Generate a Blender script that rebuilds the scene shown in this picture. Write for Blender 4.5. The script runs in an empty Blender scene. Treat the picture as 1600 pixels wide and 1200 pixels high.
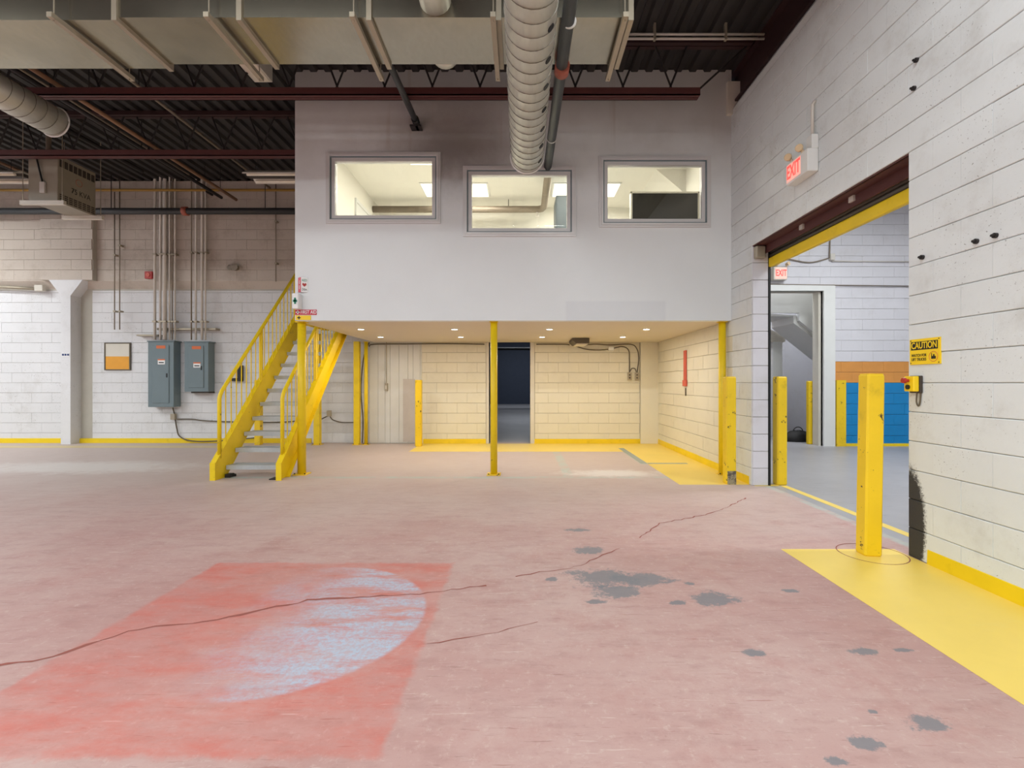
import bpy, math, random
from mathutils import Vector, Matrix
random.seed(7)
PI = math.pi
scn = bpy.context.scene
COL = scn.collection

# ------------------------------------------------------------------ camera, world, exposure
FPX, VX, VY, CH = 755.0, 815.0, 598.0, 1.22        # focal length in pixels, vanishing point, eye height
cam_data = bpy.data.cameras.new('camera')
cam_data.sensor_width = 36.0
cam_data.lens = 36.0 * FPX / 1600.0
cam_data.shift_x = -(VX - 800.0) / 1600.0
cam_data.shift_y = -(600.0 - VY) / 1600.0
cam_data.clip_start = 0.05
cam = bpy.data.objects.new('camera', cam_data)
cam.location = (0, 0, CH)
cam.rotation_euler = (PI / 2, 0, 0)
COL.objects.link(cam)
scn.camera = cam
w = bpy.data.worlds.new('world'); scn.world = w; w.use_nodes = True
w.node_tree.nodes['Background'].inputs[0].default_value = (0.75, 0.85, 1.0, 1)
w.node_tree.nodes['Background'].inputs[1].default_value = 0.25
scn.view_settings.view_transform = 'Standard'
scn.view_settings.look = 'None'
scn.view_settings.gamma = 1.0
scn.view_settings.use_curve_mapping = False
scn.view_settings.exposure = 0.0

HALL_W = 124.0      # watts per hall fluorescent
SIDE_W = 140.0
OFFICE_W = 32.0
DOWN_W = 9.0

# ------------------------------------------------------------------ measured planes (metres)
XW, WT = 2.737, 0.19          # right wall face, wall thickness
YB = 9.70                     # back wall face
YM = 6.30                     # office front face
XM = -2.954                   # office left edge
ZS = 2.03                     # office soffit
ZD = 5.27                     # roof deck
YF = 9.30                     # far wall of the side room

def at(x, y, Y):              # a photo measurement on a plane at depth Y -> metres
    return Vector(((x - VX) * Y / FPX, Y, CH + (VY - y) * Y / FPX))
def onr(x, y, X=XW):          # a photo measurement on a plane at constant X -> metres
    Y = FPX * X / (x - VX)
    return Vector((X, Y, CH + (VY - y) * Y / FPX))

# ------------------------------------------------------------------ node helpers
class NT:
    def __init__(s, name):
        s.m = bpy.data.materials.new(name); s.m.use_nodes = True
        s.t = s.m.node_tree; s.b = s.t.nodes['Principled BSDF']
        s.pos = s.t.nodes.new('ShaderNodeNewGeometry').outputs['Position']
    def new(s, t): return s.t.nodes.new(t)
    def put(s, sock, v):
        if isinstance(v, bpy.types.NodeSocket): s.t.links.new(v, sock)
        elif isinstance(v, (tuple, list)) and len(v) == 3 and sock.type == 'RGBA': sock.default_value = (*v, 1)
        else: sock.default_value = v
    def math(s, op, a, b=0.0, c=None, clamp=False):
        n = s.new('ShaderNodeMath'); n.operation = op; n.use_clamp = clamp
        s.put(n.inputs[0], a); s.put(n.inputs[1], b)
        if c is not None: s.put(n.inputs[2], c)
        return n.outputs[0]
    def vmath(s, op, a, b=(0, 0, 0)):
        n = s.new('ShaderNodeVectorMath'); n.operation = op
        s.put(n.inputs[0], a); s.put(n.inputs[1], b)
        return n.outputs['Value'] if op in ('LENGTH', 'DISTANCE', 'DOT_PRODUCT') else n.outputs['Vector']
    def noise(s, scale, detail=4, rough=0.55, vec=None, stretch=None):
        n = s.new('ShaderNodeTexNoise'); n.inputs['Scale'].default_value = scale
        n.inputs['Detail'].default_value = detail; n.inputs['Roughness'].default_value = rough
        v = vec if vec is not None else s.pos
        if stretch: v = s.vmath('MULTIPLY', v, stretch)
        s.put(n.inputs['Vector'], v); return n.outputs['Fac']
    def step(s, v, a, b):
        n = s.new('ShaderNodeMapRange'); n.interpolation_type = 'SMOOTHSTEP'
        s.put(n.inputs['Value'], v); n.inputs['From Min'].default_value = a; n.inputs['From Max'].default_value = b
        return n.outputs['Result']
    def mix(s, f, a, b, mode='MIX'):
        n = s.new('ShaderNodeMix'); n.data_type = 'RGBA'; n.blend_type = mode
        s.put(n.inputs[0], f); s.put(n.inputs[6], a); s.put(n.inputs[7], b)
        return n.outputs[2]
    def xyz(s, vec=None):
        n = s.new('ShaderNodeSeparateXYZ'); s.put(n.inputs[0], vec if vec is not None else s.pos); return n.outputs
    def bump(s, h, strength=0.3, dist=0.01):
        n = s.new('ShaderNodeBump'); n.inputs['Strength'].default_value = strength
        n.inputs['Distance'].default_value = dist; s.put(n.inputs['Height'], h)
        s.put(s.b.inputs['Normal'], n.outputs['Normal'])
    def done(s, col, rough=0.7, metal=0.0, spec=None):
        s.put(s.b.inputs['Base Color'], col); s.put(s.b.inputs['Roughness'], rough); s.put(s.b.inputs['Metallic'], metal)
        if spec is not None: s.b.inputs['Specular IOR Level'].default_value = spec
        return s.m

def lin(r, g, b):
    f = lambda c: (c / 255 / 12.92) if c / 255 <= 0.04045 else ((c / 255 + 0.055) / 1.055) ** 2.4
    return (f(r), f(g), f(b))
def sc(c, k): return tuple(min(1, x * k) for x in c)

def plain(name, rgb, rough=0.6, metal=0.0, var=0.12, scale=6.0):
    n = NT(name); c = lin(*rgb)
    return n.done(n.mix(n.noise(scale), sc(c, 1 - var), sc(c, 1 + var)), rough, metal)
def chipped(name, rgb, chip=(70, 55, 35), amount=0.665, rough=0.45, scale=14.0):
    n = NT(name); c = lin(*rgb)
    base = n.mix(n.noise(3.0), sc(c, 0.86), sc(c, 1.1))
    base = n.mix(n.step(n.noise(5.0, 5, 0.7), 0.55, 0.8), base, sc(c, 0.72))
    m = n.step(n.noise(scale, 6, 0.75), amount, amount + 0.03)
    n.bump(n.noise(60), 0.08, 0.003)
    return n.done(n.mix(m, base, lin(*chip)), rough)
def block_paint(name, rgb, dirt=(150, 140, 125), speck=0.70, dirt_amt=0.35):
    n = NT(name); c = lin(*rgb)
    base = n.mix(n.noise(1.3, 5), sc(c, 0.88), sc(c, 1.06))
    base = n.mix(n.math('MULTIPLY', n.step(n.noise(2.2, 6, 0.7), 0.48, 0.8), dirt_amt), base, lin(*dirt))
    pit = n.math('MULTIPLY', n.step(n.noise(60, 4, 0.65), speck - 0.07, speck - 0.03), n.step(n.noise(2.7, 3), 0.45, 0.6))
    base = n.mix(n.math('MULTIPLY', pit, 0.75), base, lin(95, 90, 82))
    n.bump(n.math('ADD', n.math('MULTIPLY', n.noise(70, 4, 0.65), 0.5), n.math('MULTIPLY', n.noise(14, 3), 0.6)), 0.35, 0.008)
    return n.done(base, 0.62)
def emit(name, rgb, strength):
    n = NT(name)
    n.put(n.b.inputs['Emission Color'], lin(*rgb)); n.b.inputs['Emission Strength'].default_value = strength
    return n.done(lin(*rgb), 0.5)

M = {}
M['white_block'] = block_paint('white painted block', (222, 226, 227))
M['left_block'] = block_paint('white painted block with grime', (222, 222, 224), dirt_amt=0.28)
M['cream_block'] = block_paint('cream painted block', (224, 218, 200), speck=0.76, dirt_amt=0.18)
M['lavender_block'] = block_paint('cool white painted block', (214, 212, 218), speck=0.74, dirt_amt=0.2)
M['mortar'] = plain('painted mortar', (186, 181, 170), 0.85)
M['upper_conc'] = block_paint('brown blotched block', (196, 184, 172), dirt=(140, 122, 105), dirt_amt=0.55)  # browner base and stronger blotches than the lower wall
M['orange_block'] = plain('orange wall paint', (214, 146, 72), 0.55)
M['blue_block'] = plain('blue wall paint', (0, 128, 190), 0.45)
M['white'] = plain('white paint', (222, 222, 220), 0.5, var=0.05)
M['offwhite'] = plain('off white paint', (212, 206, 194), 0.5, var=0.06)
M['panel_white'] = plain('white panel paint', (214, 213, 208), 0.5, var=0.06)
M['patch_grey'] = plain('grey beige patch', (192, 184, 178), 0.6)
M['soffit'] = plain('cream soffit paint', (216, 206, 190), 0.6, var=0.04, scale=1.5)
M['office_in'] = plain('office wall paint', (232, 229, 220), 0.7, var=0.03)
M['yellow'] = chipped('yellow steel paint', (240, 206, 18))
M['yellow_worn'] = chipped('worn yellow steel paint', (238, 200, 26), amount=0.615, scale=11)
M['yellow_wall'] = chipped('yellow baseboard paint', (238, 204, 16), chip=(165, 140, 70), amount=0.70)
M['maroon'] = plain('maroon primer steel', (84, 44, 42), 0.6, var=0.25)
M['dark_maroon'] = plain('dark red oxide steel', (52, 28, 28), 0.6, var=0.2)
M['dark_steel'] = plain('dark steel', (44, 40, 40), 0.55, 0.2)
M['deck'] = plain('dark painted roof deck', (50, 47, 46), 0.6, 0.15, var=0.3, scale=2)
M['pipe_dark'] = plain('dark grey pipe', (62, 64, 66), 0.5, 0.2)
M['rust'] = plain('red coupling', (168, 92, 74), 0.6)
M['black'] = plain('black', (18, 18, 18), 0.5)
M['cable'] = plain('grey brown cable', (92, 82, 66), 0.6)
M['conduit'] = plain('painted conduit', (206, 200, 192), 0.45, 0.1)
M['conduit_dull'] = plain('dull conduit', (138, 126, 112), 0.5, 0.3)
M['strut'] = plain('galvanised strut', (170, 160, 142), 0.5, 0.5)
M['alu'] = plain('brushed aluminium', (214, 213, 213), 0.4, 0.12, var=0.05)
M['panel_grey'] = plain('blue grey enamel', (112, 128, 134), 0.4, var=0.06)
M['panel_edge'] = plain('blue grey enamel trim', (96, 112, 118), 0.45)
M['beige_metal'] = plain('grey beige enamel', (150, 142, 126), 0.5)
M['vent_dark'] = plain('vent dark', (62, 54, 48), 0.7)
M['orange'] = plain('orange label', (214, 110, 60), 0.5)
M['tan_orange'] = plain('orange board', (226, 158, 50), 0.6)
M['red'] = plain('red enamel', (176, 44, 40), 0.45)
M['sign_red'] = plain('sign red', (200, 40, 66), 0.4)
M['pale_red'] = plain('faded red plastic', (206, 92, 74), 0.5)
M['sign_yellow'] = plain('sign yellow', (246, 208, 20), 0.4, var=0.04)
M['green'] = plain('sign green', (30, 130, 100), 0.5)
M['sign_white'] = plain('sign white', (236, 236, 236), 0.4, var=0.03)
M['blackboard'] = plain('black board', (40, 36, 32), 0.45)
M['grey_cab'] = plain('slate cabinet', (96, 106, 112), 0.5)
M['bag'] = plain('black bag', (26, 24, 24), 0.7)
M['lime'] = plain('lime plastic', (120, 160, 60), 0.6)
M['exit_red'] = emit('lit exit lettering', (255, 66, 60), 1.1)
M['exit_face'] = emit('lit exit face', (255, 190, 176), 0.35)
M['tube'] = emit('fluorescent tube', (255, 250, 240), 3.0)
M['tube_off'] = plain('unlit tube', (232, 222, 202), 0.35)
M['troffer'] = emit('troffer lens', (255, 243, 214), 2.2)
M['lens'] = emit('downlight lens', (255, 248, 230), 9.0)
M['bulb'] = plain('lamp glass', (222, 196, 160), 0.15)

def galv(name, rgb, metal, rough):
    n = NT(name); c = lin(*rgb)
    b = n.mix(n.noise(30, 3, 0.6, stretch=(1, 0.4, 1)), sc(c, 0.86), sc(c, 1.1))
    b = n.mix(n.step(n.noise(1.6, 4), 0.5, 0.8), b, sc(c, 0.8))
    return n.done(b, rough, metal)
M['duct'] = galv('galvanised duct sheet', (170, 164, 148), 0.92, 0.24)
M['spiral'] = galv('galvanised spiral duct', (206, 204, 194), 0.6, 0.42)
M['seam'] = galv('spiral seam', (128, 124, 114), 0.5, 0.45)
M['tread'] = galv('galvanised grating', (188, 192, 196), 0.25, 0.45)

def office_face():
    n = NT('office front stucco'); c = lin(230, 234, 236)
    base = n.mix(n.noise(1.2, 4), sc(c, 0.94), sc(c, 1.04))
    X, Y, Z = n.xyz()
    # soot blown from the pipe end, painted dimming under the roof, and old water streaks near the roof
    d = n.vmath('LENGTH', n.vmath('MULTIPLY', n.vmath('SUBTRACT', n.pos, (-0.86, YM, 4.36)), (0.75, 0, 1.0)))
    d = n.math('ADD', d, n.math('MULTIPLY', n.math('SUBTRACT', n.noise(5, 5, 0.7), 0.5), 0.35))
    base = n.mix(n.math('MULTIPLY', n.step(d, 0.95, 0.05), 0.8), base, lin(96, 86, 82))
    band = n.math('MULTIPLY', n.step(n.math('ADD', Z, n.math('MULTIPLY', n.noise(1.7, 4), 1.1)), 4.1, 5.5), 0.5)  # shade below the roof, painted into the stucco as a brown tone
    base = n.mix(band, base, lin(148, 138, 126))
    st = n.math('MULTIPLY', n.step(n.noise(1.0, 3, 0.6, stretch=(5, 1, 0.15)), 0.6, 0.72), n.step(Z, 4.1, 4.7))
    base = n.mix(n.math('MULTIPLY', st, 0.4), base, lin(150, 120, 96))
    # roller patches along the bottom
    base = n.mix(n.math('MULTIPLY', n.math('MULTIPLY', n.step(X, 0.55, 0.6), n.step(X, 1.9, 1.86)), n.math('MULTIPLY', n.step(Z, 2.30, 2.27), 0.25)), base, lin(200, 203, 212))
    n.bump(n.noise(90, 4, 0.6), 0.25, 0.006)
    return n.done(base, 0.6)
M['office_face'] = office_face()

def floor_mat():
    n = NT('worn red sealed concrete'); X, Y, Z = n.xyz()
    big = n.noise(0.55, 5, 0.6)
    def rot(deg, sx, sy):
        m = n.new('ShaderNodeMapping'); m.inputs['Rotation'].default_value = (0, 0, math.radians(deg)); m.inputs['Scale'].default_value = (sx, sy, 1)
        m.vector_type = 'TEXTURE' if False else 'POINT'; n.put(m.inputs['Vector'], n.pos); return m.outputs[0]
    fine = n.noise(9, 6, 0.7, stretch=(0.5, 1.3, 1))
    col = n.mix(n.step(big, 0.33, 0.68), lin(178, 140, 135), lin(192, 164, 158))
    col = n.mix(n.math('MULTIPLY', n.step(n.noise(2.3, 7, 0.75), 0.45, 0.72), 0.7), col, lin(174, 130, 124))
    col = n.mix(n.math('MULTIPLY', n.step(fine, 0.45, 0.78), 0.45), col, lin(150, 110, 105))
    col = n.mix(n.math('MULTIPLY', n.step(n.noise(22, 7, 0.8), 0.52, 0.72), 0.42), col, lin(212, 194, 188))
    col = n.mix(n.math('MULTIPLY', n.step(n.noise(55, 6, 0.8), 0.56, 0.74), 0.5), col, lin(138, 98, 93))
    for (dg, k_, c_) in ((28, 0.6, (140, 92, 86)), (-38, 0.55, (218, 204, 198)), (72, 0.5, (126, 88, 84)), (8, 0.55, (150, 96, 88))):
        col = n.mix(n.math('MULTIPLY', n.step(n.noise(6, 4, 0.7, vec=rot(dg, 0.6, 9)), 0.64, 0.70), k_), col, lin(*c_))
    # bare, greyer concrete towards the back wall and on the west side
    grey = n.step(n.math('ADD', Y, n.math('MULTIPLY', n.noise(0.8, 5), 2.4)), 4.3, 8.4)
    col = n.mix(n.math('MULTIPLY', grey, 0.72), col, lin(196, 184, 178))
    def box(x0, x1, y0, y1, e=0.03, wob=0.0):
        xx, yy = X, Y
        if wob:
            wn = n.math('MULTIPLY', n.math('SUBTRACT', n.noise(7, 5, 0.7), 0.5), wob)
            xx = n.math('ADD', X, wn); yy = n.math('ADD', Y, wn)
        a = n.math('MULTIPLY', n.step(xx, x0 - e, x0 + e), n.step(xx, x1 + e, x1 - e))
        b = n.math('MULTIPLY', n.step(yy, y0 - e, y0 + e), n.step(yy, y1 + e, y1 - e))
        return n.math('MULTIPLY', a, b)
    wear = n.noise(3.0, 7, 0.75, stretch=(0.6, 1.4, 1))
    # red painted square with the remains of a blue disc
    red = n.math('MULTIPLY', box(-2.06, -0.46, 1.57, 3.27, 0.02, 0.10), n.math('ADD', 0.24, n.math('MULTIPLY', n.step(wear, 0.38, 0.72), 0.44)))
    col = n.mix(red, col, lin(200, 88, 72))
    dd = n.vmath('LENGTH', n.vmath('MULTIPLY', n.vmath('SUBTRACT', n.pos, (-1.19, 2.52, 0)), (1, 1, 0)))
    disc = n.math('MULTIPLY', n.step(dd, 0.69, 0.66), n.step(n.math('ADD', X, n.math('MULTIPLY', n.noise(3, 5), 0.8)), -1.10, -0.45))
    disc = n.math('MULTIPLY', disc, n.step(n.noise(2.6, 7, 0.78, stretch=(0.35, 1.6, 1)), 0.36, 0.54))
    col = n.mix(n.math('MULTIPLY', n.math('MULTIPLY', disc, n.math('ADD', 0.45, n.math('MULTIPLY', n.step(n.noise(40, 5, 0.8), 0.4, 0.6), 0.45))), 0.95), col, lin(166, 190, 210))
    # teal guide lines
    tw = n.math('MULTIPLY', n.step(n.noise(4, 6, 0.75), 0.36, 0.6), 0.62)
    for bx_ in ((-3.9, 2.4, 6.16, 6.28), (0.55, 0.68, 6.2, 8.5), (1.78, 1.90, 7.2, 9.2), (2.86, 2.97, 3.3, 5.9)):
        col = n.mix(n.math('MULTIPLY', box(*bx_, 0.02), tw), col, lin(168, 190, 184))
    # white scuffed residue, and a light sheen painted on the west floor
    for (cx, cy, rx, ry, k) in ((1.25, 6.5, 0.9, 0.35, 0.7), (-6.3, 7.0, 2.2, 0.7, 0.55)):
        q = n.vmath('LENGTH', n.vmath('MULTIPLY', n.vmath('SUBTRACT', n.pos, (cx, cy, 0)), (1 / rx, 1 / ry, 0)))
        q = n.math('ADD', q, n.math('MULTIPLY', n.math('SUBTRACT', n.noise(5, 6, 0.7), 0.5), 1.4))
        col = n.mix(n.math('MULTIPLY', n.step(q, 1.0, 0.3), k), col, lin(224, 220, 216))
    # grey filler patches
    patches = [((938, 902), .24, .16), ((1000, 905), .20, .12), ((965, 925), .16, .10), ((920, 860), .13, .10), ((1118, 936), .15, .10),
               ((1180, 1020), .055, .035), ((1345, 1018), .075, .035), ((1412, 1016), .05, .018), ((1445, 1130), .085, .06), ((1355, 1162), .065, .035), ((862, 905), .05, .04),
               ((1306, 1190), .035, .025), ((1060, 942), .05, .03), ((930, 940), .07, .03), ((1078, 912), .04, .03), ((1235, 923), .05, .025), ((1365, 1112), .02, .015), ((905, 828), .12, .05)]
    wn = n.math('ADD', n.math('MULTIPLY', n.math('SUBTRACT', n.noise(6.5, 6, 0.8), 0.5), 2.8), n.math('MULTIPLY', n.math('SUBTRACT', n.noise(28, 6, 0.85), 0.5), 1.6))
    for (p, rx, ry) in patches:
        Yp = FPX * CH / (p[1] - VY); Xp = (p[0] - VX) * Yp / FPX
        q = n.vmath('LENGTH', n.vmath('MULTIPLY', n.vmath('SUBTRACT', n.pos, (Xp, Yp, 0)), (1 / rx, 1 / ry, 0)))
        q = n.math('ADD', q, wn)
        col = n.mix(n.math('MULTIPLY', n.step(q, 1.0, 0.6), 0.85), col, lin(116, 118, 124))
    scr = n.step(n.noise(5, 3, 0.6, stretch=(0.7, 9, 1)), 0.70, 0.75)
    col = n.mix(n.math('MULTIPLY', scr, 0.35), col, lin(120, 82, 78))
    n.bump(n.noise(40, 5, 0.7), 0.12, 0.004)
    return n.done(col, n.math('ADD', 0.42, n.math('MULTIPLY', fine, 0.25)), spec=0.4)
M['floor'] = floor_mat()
def floor2():
    n = NT('grey sealed concrete')
    col = n.mix(n.noise(1.2, 6, 0.65), lin(140, 138, 142), lin(176, 174, 178))
    col = n.mix(n.math('MULTIPLY', n.step(n.noise(8, 6, 0.7, stretch=(0.4, 1.5, 1)), 0.5, 0.8), 0.4), col, lin(116, 114, 120))
    return n.done(col, 0.4)
M['floor2'] = floor2()
def floor_yellow():
    n = NT('yellow floor paint'); c = lin(238, 208, 100)
    col = n.mix(n.noise(1.5, 5, 0.6), sc(c, 0.9), sc(c, 1.1))
    col = n.mix(n.math('MULTIPLY', n.step(n.noise(4, 5, 0.7, stretch=(0.5, 1.5, 1)), 0.55, 0.8), 0.4), col, lin(232, 214, 130))
    col = n.mix(n.step(n.noise(7, 6, 0.75), 0.73, 0.76), col, lin(112, 98, 60))
    return n.done(col, 0.42)
M['floor_yellow'] = floor_yellow()
def glass():
    m = bpy.data.materials.new('window glass'); m.use_nodes = True; t = m.node_tree; t.nodes.clear()
    o = t.nodes.new('ShaderNodeOutputMaterial'); mx = t.nodes.new('ShaderNodeMixShader')
    tr = t.nodes.new('ShaderNodeBsdfTransparent'); gl = t.nodes.new('ShaderNodeBsdfGlossy'); fr = t.nodes.new('ShaderNodeFresnel')
    fr.inputs[0].default_value = 1.45; gl.inputs['Roughness'].default_value = 0.02; tr.inputs[0].default_value = (0.97, 0.98, 0.97, 1)
    t.links.new(fr.outputs[0], mx.inputs[0]); t.links.new(tr.outputs[0], mx.inputs[1]); t.links.new(gl.outputs[0], mx.inputs[2]); t.links.new(mx.outputs[0], o.inputs[0])
    return m
M['glass'] = glass()

# ------------------------------------------------------------------ mesh helpers
class B:
    def __init__(s): s.v = []; s.f = []
    def add(s, vs, fs):
        k = len(s.v); s.v += [Vector(v) for v in vs]; s.f += [tuple(i + k for i in f) for f in fs]; return s
    def box(s, x0, x1, y0, y1, z0, z1):
        x0, x1 = min(x0, x1), max(x0, x1); y0, y1 = min(y0, y1), max(y0, y1); z0, z1 = min(z0, z1), max(z0, z1)
        return s.add([(x0, y0, z0), (x1, y0, z0), (x1, y1, z0), (x0, y1, z0), (x0, y0, z1), (x1, y0, z1), (x1, y1, z1), (x0, y1, z1)],
                     [(0, 3, 2, 1), (4, 5, 6, 7), (0, 1, 5, 4), (1, 2, 6, 5), (2, 3, 7, 6), (3, 0, 4, 7)])
    def cbox(s, x0, x1, y0, y1, z0, z1, c=0.006):   # box with chamfered vertical and horizontal edges
        x0, x1 = min(x0, x1), max(x0, x1); y0, y1 = min(y0, y1), max(y0, y1)
        lo, hi = [], []
        def ring(d, z):
            return [(x0 + c + d, y0 + d, z), (x1 - c - d, y0 + d, z), (x1 - d, y0 + c + d, z), (x1 - d, y1 - c - d, z),
                    (x1 - c - d, y1 - d, z), (x0 + c + d, y1 - d, z), (x0 + d, y1 - c - d, z), (x0 + d, y0 + c + d, z)]
        vs = ring(c * .5, z0) + ring(0, z0 + c) + ring(0, z1 - c) + ring(c * .5, z1)
        fs = [tuple(reversed(range(8))), tuple(range(24, 32))]
        for r in range(3):
            for i in range(8):
                j = (i + 1) % 8; fs.append((r * 8 + i, r * 8 + j, r * 8 + 8 + j, r * 8 + 8 + i))
        return s.add(vs, fs)
    def tube(s, pts, r, n=10, caps=True):
        pts = [Vector(p) for p in pts]; k = len(s.v); up = None
        for i, p in enumerate(pts):
            d = (pts[min(i + 1, len(pts) - 1)] - pts[max(i - 1, 0)]).normalized()
            if up is None: up = Vector((0, 0, 1)) if abs(d.z) < 0.9 else Vector((1, 0, 0))
            a = (up - d * up.dot(d))
            a = a.normalized() if a.length > 1e-5 else d.orthogonal().normalized()
            b = d.cross(a); up = a
            rr = r[i] if isinstance(r, (list, tuple)) else r
            for j in range(n):
                t = 2 * PI * j / n; s.v.append(p + (a * math.cos(t) + b * math.sin(t)) * rr)
        for i in range(len(pts) - 1):
            for j in range(n):
                q = (j + 1) % n; s.f.append((k + i * n + j, k + i * n + q, k + (i + 1) * n + q, k + (i + 1) * n + j))
        if caps:
            s.f.append(tuple(k + j for j in reversed(range(n)))); s.f.append(tuple(k + (len(pts) - 1) * n + j for j in range(n)))
        return s
    def prism(s, poly, axis, a, b):   # poly in the two other axes, in order (x,y,z without axis)
        def mk(p, q):
            if axis == 'x': return (q, p[0], p[1])
            if axis == 'y': return (p[0], q, p[1])
            return (p[0], p[1], q)
        n = len(poly)
        vs = [mk(p, a) for p in poly] + [mk(p, b) for p in poly]
        fs = [tuple(range(n)), tuple(reversed(range(n, 2 * n)))] + [(i, n + i, n + (i + 1) % n, (i + 1) % n) for i in range(n)]
        return s.add(vs, fs)
    def obj(s, name, mat, parent=None, smooth=False, origin=None):
        mi = Vector([min(v[i] for v in s.v) for i in range(3)]); ma = Vector([max(v[i] for v in s.v) for i in range(3)])
        c = Vector(((mi.x + ma.x) / 2, (mi.y + ma.y) / 2, mi.z)) if origin is None else Vector(origin)
        me = bpy.data.meshes.new(name); me.from_pydata([v - c for v in s.v], [], s.f); me.update()
        import bmesh
        bm = bmesh.new(); bm.from_mesh(me); bmesh.ops.recalc_face_normals(bm, faces=bm.faces); bm.to_mesh(me); bm.free()
        me.materials.append(M[mat] if isinstance(mat, str) else mat)
        if smooth:
            for p in me.polygons: p.use_smooth = len(p.vertices) == 4
        o = bpy.data.objects.new(name, me); COL.objects.link(o)
        o.location = c - (world_loc(parent) if parent else Vector((0, 0, 0)))
        if parent: o.parent = parent
        return o
def world_loc(o):
    v = Vector(o.location)
    while o.parent: o = o.parent; v += Vector(o.location)
    return v
def tag(o, label, cat, group=None):
    o['label'] = label; o['category'] = cat
    if group: o['group'] = group
    return o
def struct(o): o['kind'] = 'structure'; return o
def thing(name, loc, label, cat, group=None):
    o = bpy.data.objects.new(name, None); COL.objects.link(o); o.location = loc; o.empty_display_size = 0.1
    return tag(o, label, cat, group)
def dup(root, loc, label=None, group=None):
    r = root.copy(); COL.objects.link(r); r.location = loc
    if label: r['label'] = label
    if group: r['group'] = group
    for ch in list(root.children):
        c = ch.copy(); COL.objects.link(c); c.parent = r
        for g in list(ch.children):
            d = g.copy(); COL.objects.link(d); d.parent = c
    return r
def text(body, size, loc, rot, mat, parent, align='CENTER', name='lettering', extrude=0.0006, sx=1.0, bold=0.0):
    cu = bpy.data.curves.new(name, 'FONT'); cu.body = body; cu.size = size; cu.align_x = align; cu.align_y = 'CENTER'
    cu.extrude = extrude; cu.offset = bold; cu.materials.append(M[mat])
    tmp = bpy.data.objects.new('tmp', cu); COL.objects.link(tmp)
    dg = bpy.context.evaluated_depsgraph_get(); dg.update()
    me = bpy.data.meshes.new_from_object(tmp.evaluated_get(dg)); bpy.data.objects.remove(tmp)
    me.name = name
    if not me.materials: me.materials.append(M[mat])
    o = bpy.data.objects.new(name, me); COL.objects.link(o)
    o.parent = parent; o.location = Vector(loc) - world_loc(parent); o.rotation_euler = rot; o.scale = (sx, 1, 1)
    return o
R_BACK = (PI / 2, 0, 0)            # lettering that faces -Y
R_WALL = (PI / 2, 0, -PI / 2)      # lettering that faces -X
R_EAST = (PI / 2, 0, PI / 2)       # lettering that faces +X
def arc(c, r, a0, a1, n, ax1, ax2):
    c, ax1, ax2 = Vector(c), Vector(ax1), Vector(ax2)
    return [c + ax1 * (r * math.cos(a0 + (a1 - a0) * i / n)) + ax2 * (r * math.sin(a0 + (a1 - a0) * i / n)) for i in range(n + 1)]
def area(name, loc, sx, sy, power, col, rot=(0, 0, 0), parent=None, shape='RECTANGLE'):
    L = bpy.data.lights.new(name, 'AREA'); L.shape = shape; L.size = sx; L.size_y = sy; L.energy = power; L.color = col
    o = bpy.data.objects.new(name, L); COL.objects.link(o); o.location = Vector(loc) - (world_loc(parent) if parent else Vector((0, 0, 0)))
    o.rotation_euler = rot
    if parent: o.parent = parent
    return o

# ------------------------------------------------------------------ block walls
CO, BL, JU, JV = 0.2032, 0.4064, 0.0007, 0.0035
_bm = {}
def block_mesh(w_, h_, mat):
    key = (round(w_, 3), round(h_, 3), mat)
    if key in _bm: return _bm[key]
    a, b, c, cu, dp = w_ / 2, h_ / 2, 0.0042, 0.0011, 0.02
    vs = [(-a, 0, -b), (a, 0, -b), (a, 0, b), (-a, 0, b), (-a, -dp + c, -b), (a, -dp + c, -b), (a, -dp + c, b), (-a, -dp + c, b),
          (-a + cu, -dp, -b + c), (a - cu, -dp, -b + c), (a - cu, -dp, b - c), (-a + cu, -dp, b - c)]
    fs = [(8, 9, 10, 11)] + [(i, (i + 1) % 4, 4 + (i + 1) % 4, 4 + i) for i in range(4)] + [(4 + i, 4 + (i + 1) % 4, 8 + (i + 1) % 4, 8 + i) for i in range(4)]
    me = bpy.data.meshes.new('block'); me.from_pydata(vs, [], fs); me.update(); me.materials.append(M[mat])
    _bm[key] = me; return me
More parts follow.
